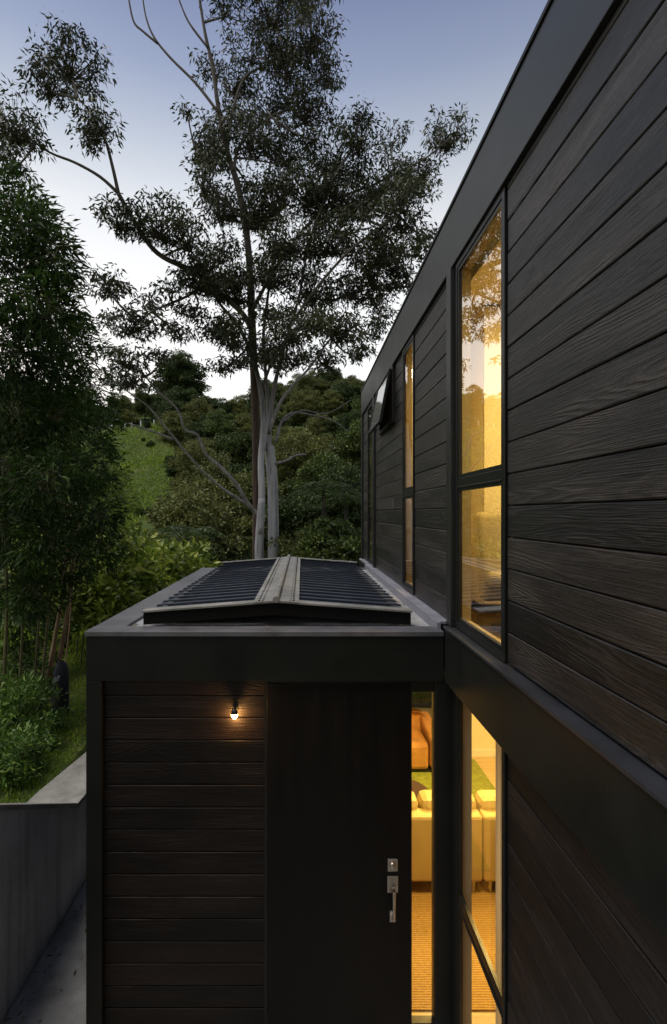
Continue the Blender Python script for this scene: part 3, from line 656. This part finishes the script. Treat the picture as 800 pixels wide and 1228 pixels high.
limb(m,[(340,505),(362,492),(392,496),(420,480)],.035,.015,1.2,16.1,skB)
m.build('limb',M['bark_grey'],gumB,smooth=True)
m=MB()
limb(m,[(303,372),(330,322),(365,275),(400,240),(440,225),(480,205)],.065,.02,1.8,16.2,skB)
limb(m,[(345,395),(380,345),(420,300),(460,270),(490,250)],.055,.02,-1.4,16.4,skB)
limb(m,[(360,352),(395,360),(430,350),(470,340)],.05,.02,.8,16.4,skB)
limb(m,[(368,302),(385,250),(405,205),(430,170)],.06,.025,0,16.4,skB)
limb(m,[(440,226),(480,205),(510,190),(540,165)],.045,.02,-.8,17.4,skB)
limb(m,[(345,400),(380,390),(400,385)],.05,.02,-1,16.3,skB)
limb(m,[(250,338),(225,355),(190,370),(165,385)],.05,.02,-1.5,15.9,skB)
limb(m,[(313,470),(330,425),(352,395)],.05,.02,-1,15.9,skB)
m.build('limb',M['bark_dark'],gumB,smooth=True)
BA=[(85,78,45,34),(60,100,28,25),(115,155,26,32),(20,150,32,38),(15,195,22,22),(190,268,48,32),(142,262,26,24),(225,285,30,28),(222,133,12,10),
 (255,165,22,28),(245,215,20,32),(280,95,28,32),(302,60,26,28),(268,14,34,14),(330,18,40,32),(375,38,36,44),(390,88,26,32),(345,75,33,33),(322,122,33,33),(365,132,42,28),(300,162,28,33),(345,182,38,33),(350,-20,60,25),(280,-20,40,15)]
BB=[(232,372,24,14),(262,398,22,14),(236,330,26,18),(205,345,18,10),(290,432,22,14),(180,362,20,10),(262,440,18,10),(497,298,22,20),(488,232,24,18),(458,372,20,14),(448,335,22,16),(430,140,20,14),(400,190,43,38),(428,165,22,20),(470,165,22,16),(537,163,28,30),(505,205,24,17),(460,215,33,28),(420,240,43,33),(482,262,30,26),(370,230,43,33),(330,240,33,33),
 (400,290,48,28),(455,300,40,26),(350,290,38,28),(472,340,24,15),(420,345,43,24),(370,340,38,26),(325,330,33,28),(400,388,40,20),(350,395,38,26),(430,420,18,22),(390,430,32,17),
 (265,300,23,28),(250,340,36,22),(285,350,28,28),(318,420,26,22),(130,340,32,18),(160,388,46,18),(212,398,24,13),(150,430,32,17),(280,400,26,26),(300,250,23,33),(265,250,18,28),(155,455,36,14),(196,425,18,10)]
def inside(x,y,poly):
    c=False
    for (x0,y0),(x1,y1) in zip(poly,poly[1:]+poly[:1]):
        if (y0>y)!=(y1>y) and x<(x1-x0)*(y-y0)/(y1-y0)+x0: c=not c
    return c
def filler(poly,n,r0,r1):
    out=[]; g=random.Random(17); xs_=[p[0] for p in poly]; ys_=[p[1] for p in poly]
    while len(out)<n:
        x=g.uniform(min(xs_),max(xs_)); y=g.uniform(min(ys_),max(ys_))
        if inside(x,y,poly): r=g.uniform(r0,r1); out.append((x,y,r,r*g.uniform(.6,1.)))
    return out
BB+=filler([(300,190),(380,170),(440,185),(500,205),(520,265),(495,345),(450,425),(345,440),(270,420),(225,330),(250,250)],44,12,24)
BA+=filler([(245,60),(300,-20),(410,-10),(420,100),(400,160),(330,210),(270,240),(240,180)],18,12,22)
crown(gumA,BA,skA,M['leaf_gum'],M['bark_dark'],base=16.0,dens=1.0)
crown(gumB,BB,skB,M['leaf_gum'],M['bark_dark'],base=16.2,dens=1.25)

# ------------------------------------------------------------------ bamboo
def bamboo(label,blobs,Y,leafmat,culms,dens=1.,L=.13,W=.027,culmmat='culm',depth=.7):
    t=thing('bamboo',label,'bamboo',(0,0,0),'bamboo clumps on the bank')
    parts=[]
    tw=MB()
    for (cx,cy,rx,ry) in blobs:
        Yb=Y+random.uniform(-depth,depth); c=np.array(P(cx,cy,Yb)); s=Yb/600
        rad=np.array([rx*s,(rx+ry)*.5*s,ry*s]); nt=int(dens*rx*ry/16.)
        T=c+in_ball(nt)*rad*1.05; nl=12
        C=np.repeat(T,nl,0); off=RNG.normal(0,.05,(len(C),3)); Bp=C+off
        out=np.repeat(unit(T-c),nl,0)
        D=out*.9+np.array([.2,-.1,-.12])+RNG.normal(0,.6,(len(C),3))
        parts.append(leaves(Bp,D,RNG.uniform(.55,1.2,len(C))*L,RNG.uniform(.7,1.2,len(C))*W,.15))
        for q in T[::3]: tw.tube([c+RNG.normal(0,.12,3),(c+q)/2+np.array([0,0,.05]),q],[.006,.004,.002],3,False)
    V,Q=join(parts); np_mesh('foliage',V,Q,leafmat,t); tw.build('twigs',M['culm'],t)
    cm=MB()
    for (bx,by,tx,ty,r,dy) in culms:
        a=P(bx,by,Y+dy); b=P(tx,ty,Y+dy); a=(a[0],a[1],min(a[2],float(ground_z(a[0],a[1])))-.05)
        mid=[(a[i]*.5+b[i]*.5)+(.06 if i==0 else 0) for i in range(3)]
        pts=smooth([a,mid,b],9); rr=[r*(1-.6*i/(len(pts)-1))*(1.18 if i%2==0 else 1.) for i in range(len(pts))]
        cm.tube(pts,rr,7)
    cm.build('culms',M[culmmat],t,smooth=True)
    return t
bamboo('dense dark bamboo clump at the left edge, nearest the camera',
  [(5,250,50,45),(35,285,48,45),(66,310,22,40),(20,340,55,50),(55,370,38,40),(10,420,50,55),(60,430,42,45),(20,490,55,50),(70,500,40,45),(15,560,50,50),(60,575,45,45),(15,630,45,45),(58,645,40,38),(12,700,38,36),(42,715,30,26)],
  6.3,M['leaf_bamboo'],[(2,840,3,560,.025,.1),(20,850,24,600,.02,.3),(38,850,47,560,.018,.5),(45,855,64,520,.018,.2)],1.0)
bamboo('leafy bamboo with leaning dry canes in front of the hillside',
  [(85,420,38,38),(105,465,36,38),(110,510,34,38),(100,560,44,42),(85,610,50,40),(118,620,28,34),(100,665,44,34),(74,690,34,28),(20,735,42,40),(48,770,30,36),(15,800,34,36),(40,815,26,26),(120,655,28,26),(80,400,30,30)],
  7.6,M['leaf_bamboo'],[(50,845,92,560,.03,-.3),(58,848,95,600,.024,-.25),(64,850,88,600,.02,-.2),(54,848,82,600,.024,.1),(60,850,98,600,.02,.2),(44,850,70,560,.02,.3),(70,852,88,640,.014,.1)],.95,culmmat='culm_red')
bamboo('pale green bamboo thicket beyond the dry canes',
  [(125,560,26,34),(130,610,24,30),(110,690,40,30),(135,680,24,22),(95,730,30,26),(120,600,28,30),(142,600,24,34),(150,640,22,26),(135,575,22,28)],
  9.2,M['leaf_bamboo2'],[(96,800,106,620,.016,0),(103,800,120,620,.016,.3),(90,800,95,640,.016,.3)],.8)

# ------------------------------------------------------------------ shrubs, bushes and trees
def crown_mesh(mat,seed,n_sub,leaves_per,L,W,rx=1.,rz=1.,sub=.38):
    g=np.random.default_rng(seed); d=g.normal(size=(n_sub,3)); d/=np.linalg.norm(d,axis=1,keepdims=True)
    c=d*(g.random((n_sub,1))**.45)*np.array([rx,rx,rz])*.78; c[:,2]=np.maximum(c[:,2],-rz*.55)
    C=np.repeat(c,leaves_per,0); e=g.normal(size=(len(C),3)); e/=np.linalg.norm(e,axis=1,keepdims=True)
    rad=np.repeat(g.uniform(.6,1.2,(n_sub,1))*sub,leaves_per,0)
    e[:,2]=np.where(e[:,2]<-.3,-e[:,2]*.5,e[:,2])
    B=C+e*rad*(g.random((len(C),1))**.35)*np.array([1,1,.75]); D=e+g.normal(0,.55,(len(C),3))
    return leaves(B,D,g.uniform(.6,1.2,len(C))*L,W)
def trunk_mesh(h,r,seed,spread):
    g=random.Random(seed); m=MB(); m.tube(smooth([(0,0,-.4),(g.uniform(-.1,.1),g.uniform(-.1,.1),h*.5),(g.uniform(-.2,.2),g.uniform(-.2,.2),h)]),[r*(1-.05*i) for i in range(9)],7)
    for i in range(5):
        a=i*1.257+g.uniform(-.3,.3); z=h*g.uniform(.45,.9)
        m.tube(smooth([(0,0,z),(math.cos(a)*spread*.4,math.sin(a)*spread*.4,z+spread*.35),(math.cos(a)*spread*.8,math.sin(a)*spread*.8,z+spread*.7)]),[r*.5*(1-.08*i) for i in range(9)],5)
    return m
def copy_tree(o,label=None):
    c=o.copy(); COL.objects.link(c)
    for ch in list(o.children):
        k=ch.copy(); COL.objects.link(k); k.parent=c
    if label: c['label']=label
    return c
protos={}
def proto(key,mat,h,R_,rz,n_sub,lp,L,W,seed,bark='bark_bush',sub=.38):
    protos[key]=dict(mat=mat,h=h,R=R_,rz=rz,n_sub=n_sub,lp=lp,L=L,W=W,seed=seed,bark=bark,sub=sub,obj=None)
# broad crowned hillside trees, about 2.6 m radius at scale 1
proto('olive',M['leaf_b1'],2.4,2.6,2.4,91,255,0.172,0.091,21,sub=0.68)
proto('olive2',M['leaf_b1'],2.2,2.5,2.9,97,255,0.158,0.084,22,sub=0.64)
proto('green',M['leaf_b2'],2.2,2.6,2.3,91,255,0.185,0.105,23,sub=0.68)
proto('green2',M['leaf_b2'],2.6,2.3,3.0,91,255,0.172,0.098,24,sub=0.64)
proto('brown',M['leaf_b3'],2.6,2.6,2.5,84,238,0.165,0.077,25,sub=0.64)
proto('dark',M['leaf_b4'],2.2,2.7,2.6,97,272,0.185,0.098,26,sub=0.68)
proto('broad',M['leaf_broad'],.8,1.05,1.0,46,70,.20,.075,27,sub=.42)
proto('broad2',M['leaf_broad'],.7,1.0,1.15,46,70,.22,.07,28,sub=.40)
proto('low',M['leaf_low'],.10,.5,.46,48,26,.10,.032,29,sub=.15)
NAME={'olive':'hillside_tree','olive2':'hillside_tree','green':'hillside_tree','green2':'hillside_tree','brown':'hillside_tree','dark':'hillside_tree','broad':'shrub','broad2':'shrub','low':'shrub'}
def plant(key,x,y,s,label,group,z=None,name=None,cat='tree',sz=1.):
    d=protos[key]
    if d['obj'] is None:
        o=bpy.data.objects.new(name or NAME[key],None); COL.objects.link(o)
        V,Q=crown_mesh(d['mat'],d['seed'],d['n_sub'],d['lp'],d['L'],d['W'],d['R'],d['rz'],d['sub']); V=V+np.array([0,0,d['h']+d['rz']*.55])
        np_mesh('crown',V,Q,d['mat'],o)
        tr=trunk_mesh(d['h']+d['rz']*.4,.05*d['R']+.01,d['seed'],d['R']*.8).build('trunk',M[d['bark']],o,smooth=True)
        d['obj']=o
    else: o=copy_tree(d['obj'])
    o.name=name or NAME[key]
    o.location=(x,y,(float(ground_z(x,y)) if z is None else z)-.05); o.rotation_euler=(0,0,random.uniform(0,6.28)); o.scale=(s,s,s*sz)
    for k_ in ('group',):
        if k_ in o: del o[k_]
    tag(o,label,cat,group); return o
def at(px,Y): return (px-362)/600*Y
# the bright broad leaved shrubs beside the porch roof
G='broad leaved shrubs beside the porch'
for key,px,Y,s,lab in (('broad',115,9.2,.95,'yellow green broad leaved shrub closest to the porch roof corner'),('broad2',150,10.2,1.05,'glossy broad leaved shrub halfway along the porch roof edge'),
  ('broad',190,11.4,1.1,'broad leaved shrub near the far corner of the porch roof'),('broad2',215,12.6,1.15,'broad leaved shrub just past the far porch roof corner'),('broad',85,10.6,1.2,'tall broad leaved shrub behind the bamboo canes'),
  ('broad2',130,11.8,1.2,'broad leaved shrub under the pale bamboo'),('broad',165,13.2,1.3,'darker broad leaved shrub below the grassy slope')):
    plant(key,at(px,Y),Y,s,lab,G,cat='shrub')
G='low shrubs on the bank'
for px,Y,s,sz,lab in ((6,5.15,.75,1.25,'low leafy shrub at the left edge just above the wall'),(30,5.5,.62,1.1,'low leafy shrub second from the left edge above the wall'),(44,5.9,.58,1.2,'low leafy shrub in front of the bamboo canes'),(14,6.0,.85,1.5,'taller leafy shrub at the foot of the dark bamboo'),
    (66,6.5,.40,1.2,'small leafy shrub nearest the dark bag'),(40,6.5,.7,1.5,'leafy shrub between the bamboo canes'),(2,5.9,.7,1.3,'leafy shrub half out of view at the left edge')):
    plant('low',at(px,Y),Y,s,lab,G,cat='shrub',sz=sz)
# middle distance
def forest(items,group):
    for key,px,Y,s,lab,sz in items: plant(key,at(px,Y),Y,s,lab,group,sz=sz)
forest([('olive',245,19.5,1.0,'grey green bushy tree left of the pale trunks',1.0),('olive2',236,23,.95,'olive bushy tree at the edge of the grassy slope',1.0),('green',225,17.0,.62,'dark green bush below the olive tree',1.0),
 ('dark',275,18.2,.6,'dark bush at the foot of the pale trunks',1.0),('brown',275,25,1.1,'brownish bush tree behind the pale trunks',1.0),('green',375,17.5,.62,'leafy green bush right of the pale trunks',.9),
 ('olive',405,19,.62,'olive bush low beside the house corner',.8),('green',402,15.8,.70,'leafy bush in front of the tree ferns',1.0),('olive',366,16.2,.62,'olive bush beside the pale trunks',1.0),('dark',350,20.5,.85,'dark bushy tree right behind the pale trunks',1.1),('green2',390,26,1.0,'mid green tree above the tree ferns',1.0),('dark',425,22,1.0,'dark tree next to the house corner',1.1),
 ('green2',430,33,1.1,'green tree behind the house corner',1.0),('olive2',350,31,1.1,'olive tree behind the bare white branch',1.0)],'bush in the valley')
# hillside wood
rng=random.Random(5)
cands=[]
for Y in (30,35,41,48,56,64,73,82,91):
    px=-40
    while px<640:
        px+=rng.uniform(1.7,3.0)/Y*600*(1. if px<330 else .75)
        yy=Y+rng.uniform(-2.5,2.5)
        g0=float(ground_z(at(px,yy),yy)); py=616-(g0-EYE)/yy*600
        if 90<px<196 and 40<yy<69: continue          # the open grass
        if 95<px<212 and yy<42: continue
        if 120<px<200 and 66<yy<69.5: continue
        if px>455 and yy<70: continue
        cands.append((px,yy))
LAB={'olive':'olive crowned tree in the hillside wood','olive2':'tall olive tree in the hillside wood','green':'round green tree in the hillside wood','green2':'tall green tree in the hillside wood','brown':'brownish tree in the hillside wood','dark':'dark tree in the hillside wood'}
for px,Y in cands:
    key=rng.choice(['olive','olive','olive2','green','green2','brown','dark','dark'])
    plant(key,at(px,Y),Y,rng.uniform(.55,1.0)*(1. if Y<60 else 1.05),LAB[key],'hillside wood',z=float(ground_z(at(px,Y),Y))-(1.5 if Y>60 else .5),sz=rng.uniform(.85,1.2))
plant('dark',at(215,86),86,2.1,'big round dark tree standing up on the ridge',None,sz=1.)
for i in range(14):
    Y=rng.uniform(34,66); px=rng.choice([rng.uniform(100,128),rng.uniform(158,190),rng.uniform(112,180)])
    plant(rng.choice(['olive','green','dark']),at(px,Y),Y,rng.uniform(.10,.24),'small scrubby bush dotted on the open grassy slope','scrub on the grassy slope',z=float(ground_z(at(px,Y),Y))-.35,name='bush',cat='bush')
# tree ferns
def tree_fern(px,py,Y,label,nf=16,R0=1.5,seed=1):
    c=P(px,py,Y); zg=float(ground_z(c[0],Y)); t=thing('tree_fern',label,'tree fern',(c[0],Y,zg),'tree ferns in the valley'); h=c[2]-zg
    m=MB(); m.tube([(0,0,-.3),(.04,0,h*.5),(0,0,h)],[.09,.075,.06],8); m.build('trunk',M['bark_bush'],t,smooth=True)
    g=np.random.default_rng(seed); parts=[]; st=MB()
    for i in range(nf):
        a=2*math.pi*i/nf+g.uniform(-.15,.15); L=R0*g.uniform(.85,1.15); up=g.uniform(.25,.6)
        pts=np.array([[math.cos(a)*L*u,math.sin(a)*L*u,h+L*(up*u*1.6-u*u*(up+.55))] for u in np.linspace(0,1,26)])
        st.tube([tuple(p) for p in pts[::5]],[.014,.012,.01,.007,.004,.003],4,False)
        side=np.array([-math.sin(a),math.cos(a),0])
        for sg in (-1,1):
            B=pts[2:]; u=np.linspace(.08,1,len(B))[:,None]; ln=.36*np.sin(np.clip(u*1.05+.12,0,1)*math.pi)**.7+.03
            D=side*sg+np.array([math.cos(a),math.sin(a),-.25])*.35+g.normal(0,.05,(len(B),3)); parts.append(leaves(B,D,ln,.05,.2))
    V,Q=join(parts); np_mesh('fronds',V,Q,M['frond'],t); st.build('stalks',M['bark_bush'],t)
tree_fern(388,588,16.8,'tree fern with arching fronds right of the pale trunks',seed=3)
tree_fern(415,600,18.5,'tree fern closest to the house corner',seed=4,R0=1.4)
tree_fern(225,640,15.2,'tree fern left of the pale trunks above the porch roof',seed=5,R0=1.3)

# seedling guards on the hill
for i,(px,py,lab) in enumerate(((134,495,'white seedling guard on the hill, leftmost of the row'),(150,494,'white seedling guard on the hill, second from the left'),(158,489,'tallest white seedling guard on the hill'),(169,495,'white seedling guard right of the tallest one'),
    (131,507,'short white seedling guard on the lower left of the row'),(169,505,'short white seedling guard at the top edge of the grass'),(185,508,'white seedling guard furthest right, by the trees'))):
    Y=68.0 if py<500 else 66.; x=at(px,Y); z=EYE-(py+3-616)/600*Y; zg=float(ground_z(x,Y))
    t=thing('seedling_guard',lab,'seedling guard',(x,Y,zg),'white seedling guards on the hill'); h=max(.7,z-zg+.35)
    h=1.0
    m=MB(); m.lathe((0,0,0),[(.11,0),(.10,h),(.085,h),(.09,.02)],8); m.build('sleeve',M['white_tube'],t)
    m=MB(); m.tube([(.14,0,-.2),(.14,0,h+.25)],.02,5); m.build('stake',M['culm'],t)

# dark bag standing among the canes
c=P(72,866,7.0); zg=float(ground_z(c[0],7.0))
bag=thing('bag','dark upright bag with rounded top and pale mark among the canes','bag',(c[0],7.0,zg-.02))
m=MB(); rows=[(0,.10),(.04,.125),(.2,.125),(.42,.118),(.58,.112),(.66,.095),(.72,.075),(.77,.03)]
for z,r in rows:
    for j in range(12):
        a=2*math.pi*j/12; m.v.append((math.cos(a)*r+z*.03,math.sin(a)*r*.55,z))
for i in range(len(rows)-1):
    for j in range(12):
        a=i*12+j; b=i*12+(j+1)%12; m.f.append((a,b,b+12,a+12)); m.mi.append(0)
m.f.append(tuple(range(84,96))); m.mi.append(0)
m.build('body',M['bag'],bag,smooth=True)
m=MB()
def stroke(pts,w):
    for (x0,z0),(x1,z1) in zip(pts[:-1],pts[1:]):
        dx_,dz_=x1-x0,z1-z0; l=math.hypot(dx_,dz_); nx_,nz_=-dz_/l*w/2,dx_/l*w/2
        m.quad((x0-nx_,-.071,z0-nz_),(x1-nx_,-.071,z1-nz_),(x1+nx_,-.071,z1+nz_),(x0+nx_,-.071,z0+nz_))
stroke([(-.075,.50),(-.02,.56)],.016); stroke([(-.05,.50),(.0,.545)],.012); stroke([(-.01,.545),(.015,.585),(.03,.56)],.014); stroke([(-.07,.475),(.02,.53)],.010); stroke([(.0,.555),(.025,.545)],.01)
m.build('printed_mark',M['mark'],bag)
m=MB(); m.tube(smooth([(-.03,-.03,.74),(-.01,-.05,.82),(.04,-.03,.75)]),.008,6); m.build('carry_loop',M['bag'],bag)

# ------------------------------------------------------------------ grass
def grass(n,x0,x1,y0,y1,L,W,keep=lambda x,y:x<1e9):
    X=RNG.uniform(x0,x1,n); Y=RNG.uniform(y0,y1,n); k=keep(X,Y); X=X[k];Y=Y[k]
    B=np.stack([X,Y,ground_z(X,Y)-.01],1); D=RNG.normal(0,.38,(len(X),3)); D[:,2]=1
    return leaves(B,D,RNG.uniform(.4,1.2,len(X))*L,W,.25)
pa=grass(42000,-6.2,-2.53,3.2,9.5,.11,.009)
pb_=grass(14000,-8,-2.0,9.5,14,.2,.016)
pc=grass(5000,1.0,4.5,8.8,11,.12,.012)
V,Q=join([pa,pb_,pc]); o=np_mesh('lawn_grass',V,Q,M['blade']); tag(o,'short green grass growing on the bank above the wall','grass',kind='stuff')
pd=np_join=None; pd=join([grass(36000,-34,-11,30,71,.42,.07),grass(9000,-34,-11,30,71,.7,.10,lambda x,y:np.sin(x*1.3+np.sin(y*.9)*2)+np.sin(y*1.7+x*.4)>.7)])
V,Q=pd; o=np_mesh('hill_grass',V,Q,M['blade']); tag(o,'rough green grass on the open hill slope','grass',kind='stuff')

M['litter']=leaf_mat('fallen_leaf',[(0,(.06,.035,.02)),(.6,(.13,.08,.045)),(1,(.22,.17,.10))],.05,.7)
def litter(n,fx):
    B=np.array([fx() for _ in range(n)]); a=RNG.uniform(0,6.28,n); D=np.stack([np.cos(a),np.sin(a),RNG.normal(0,.12,n)],1)
    side=unit(np.cross(D,np.array([[0,0,1.]]))); L=RNG.uniform(.03,.075,n)[:,None]; Wd=RNG.uniform(.005,.010,n)[:,None]
    V=np.stack([B,B+D*L*.5+side*Wd,B+D*L,B+D*L*.5-side*Wd],1).reshape(-1,3); V[:,2]+=.004+np.abs(RNG.normal(0,.003,len(V))); return V,np.arange(n*4).reshape(-1,4)
U=random.uniform
lv=[litter(34,lambda:(U(-1.24,.9),U(3.56,3.60),ZT-.024)),litter(70,lambda:(U(-1.245,-1.15),U(3.6,7.2),ZT-.024)),litter(40,lambda:(U(.80,.93),U(3.6,7.2),ZT-.024)),
    litter(26,lambda:(U(-2.1,-1.6),U(3.2,5.5),-.099)),litter(40,lambda:(U(-2.13,-1.95),U(3.2,6),-.099)),litter(9,lambda:(U(-2.6,-2.16),U(4.9,5.6),.73))]
V,Q=join(lv); o=np_mesh('fallen_leaves',V,Q,M['litter']); tag(o,'dry fallen gum leaves lying on the porch roof, path and wall top','leaves',kind='stuff')
# ------------------------------------------------------------------ sky, sun, camera
W=bpy.data.worlds.new('World'); S.world=W; W.use_nodes=True; t=W.node_tree; t.nodes.clear()
out=t.nodes.new('ShaderNodeOutputWorld'); bg=t.nodes.new('ShaderNodeBackground'); t.links.new(bg.outputs[0],out.inputs[0])
sky=t.nodes.new('ShaderNodeTexSky'); sky.sky_type='NISHITA'; sky.sun_disc=False; sky.sun_elevation=R(3); sky.sun_rotation=R(-35); sky.air_density=1.; sky.dust_density=.6
bg2=t.nodes.new('ShaderNodeBackground'); bg2.inputs[1].default_value=.05; t.links.new(sky.outputs[0],bg2.inputs[0])
tc=t.nodes.new('ShaderNodeTexCoord'); sp=t.nodes.new('ShaderNodeSeparateXYZ'); t.links.new(tc.outputs['Generated'],sp.inputs[0])
cr=t.nodes.new('ShaderNodeValToRGB'); t.links.new(sp.outputs[2],cr.inputs[0]); e=cr.color_ramp.elements
stops=[(0,(.93,.92,.92)),(.38,(.95,.95,.965)),(.50,(.76,.775,.81)),(.58,(.50,.545,.64)),(.655,(.295,.345,.50)),(.72,(.195,.235,.40)),(1,(.12,.15,.28))]
while len(e)<len(stops): e.new(.5)
for q,(p,c) in zip(e,stops): q.position=p; q.color=(*c,1)
# dims away from the afterglow ahead-left; darker still behind, for trees not built
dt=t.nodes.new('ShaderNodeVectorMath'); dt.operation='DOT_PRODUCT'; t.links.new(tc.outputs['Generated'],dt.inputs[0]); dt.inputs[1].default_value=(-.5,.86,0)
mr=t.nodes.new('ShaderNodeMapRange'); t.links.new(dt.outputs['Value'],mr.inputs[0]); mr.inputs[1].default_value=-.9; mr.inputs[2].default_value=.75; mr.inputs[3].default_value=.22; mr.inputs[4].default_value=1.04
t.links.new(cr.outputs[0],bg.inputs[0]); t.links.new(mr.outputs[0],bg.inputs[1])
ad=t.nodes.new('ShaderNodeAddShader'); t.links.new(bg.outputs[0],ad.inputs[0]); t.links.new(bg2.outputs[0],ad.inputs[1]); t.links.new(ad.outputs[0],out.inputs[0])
sun=light('sun','SUN',(0,0,20),2.3,(1,.95,.84),None,(0,0,0),angle=R(30)); sun.rotation_euler=Vector((.34,.16,-.93)).to_track_quat('-Z','Y').to_euler()
cam=bpy.data.cameras.new('camera'); co=bpy.data.objects.new('camera',cam); COL.objects.link(co); S.camera=co
co.location=(0,0,EYE); co.rotation_euler=(R(90),0,0)
cam.sensor_fit='VERTICAL'; cam.sensor_height=36; cam.lens=600/1228*36; cam.shift_x=38/1228; cam.shift_y=2/1228; cam.clip_end=2000; cam.clip_start=.05
S.view_settings.view_transform='Standard'; S.view_settings.look='None'; S.view_settings.exposure=0; S.view_settings.gamma=1
S.cycles.max_bounces=8; S.cycles.transparent_max_bounces=16; S.cycles.use_denoising=True
S.cycles.caustics_reflective=False; S.cycles.caustics_refractive=False; S.cycles.sample_clamp_indirect=6
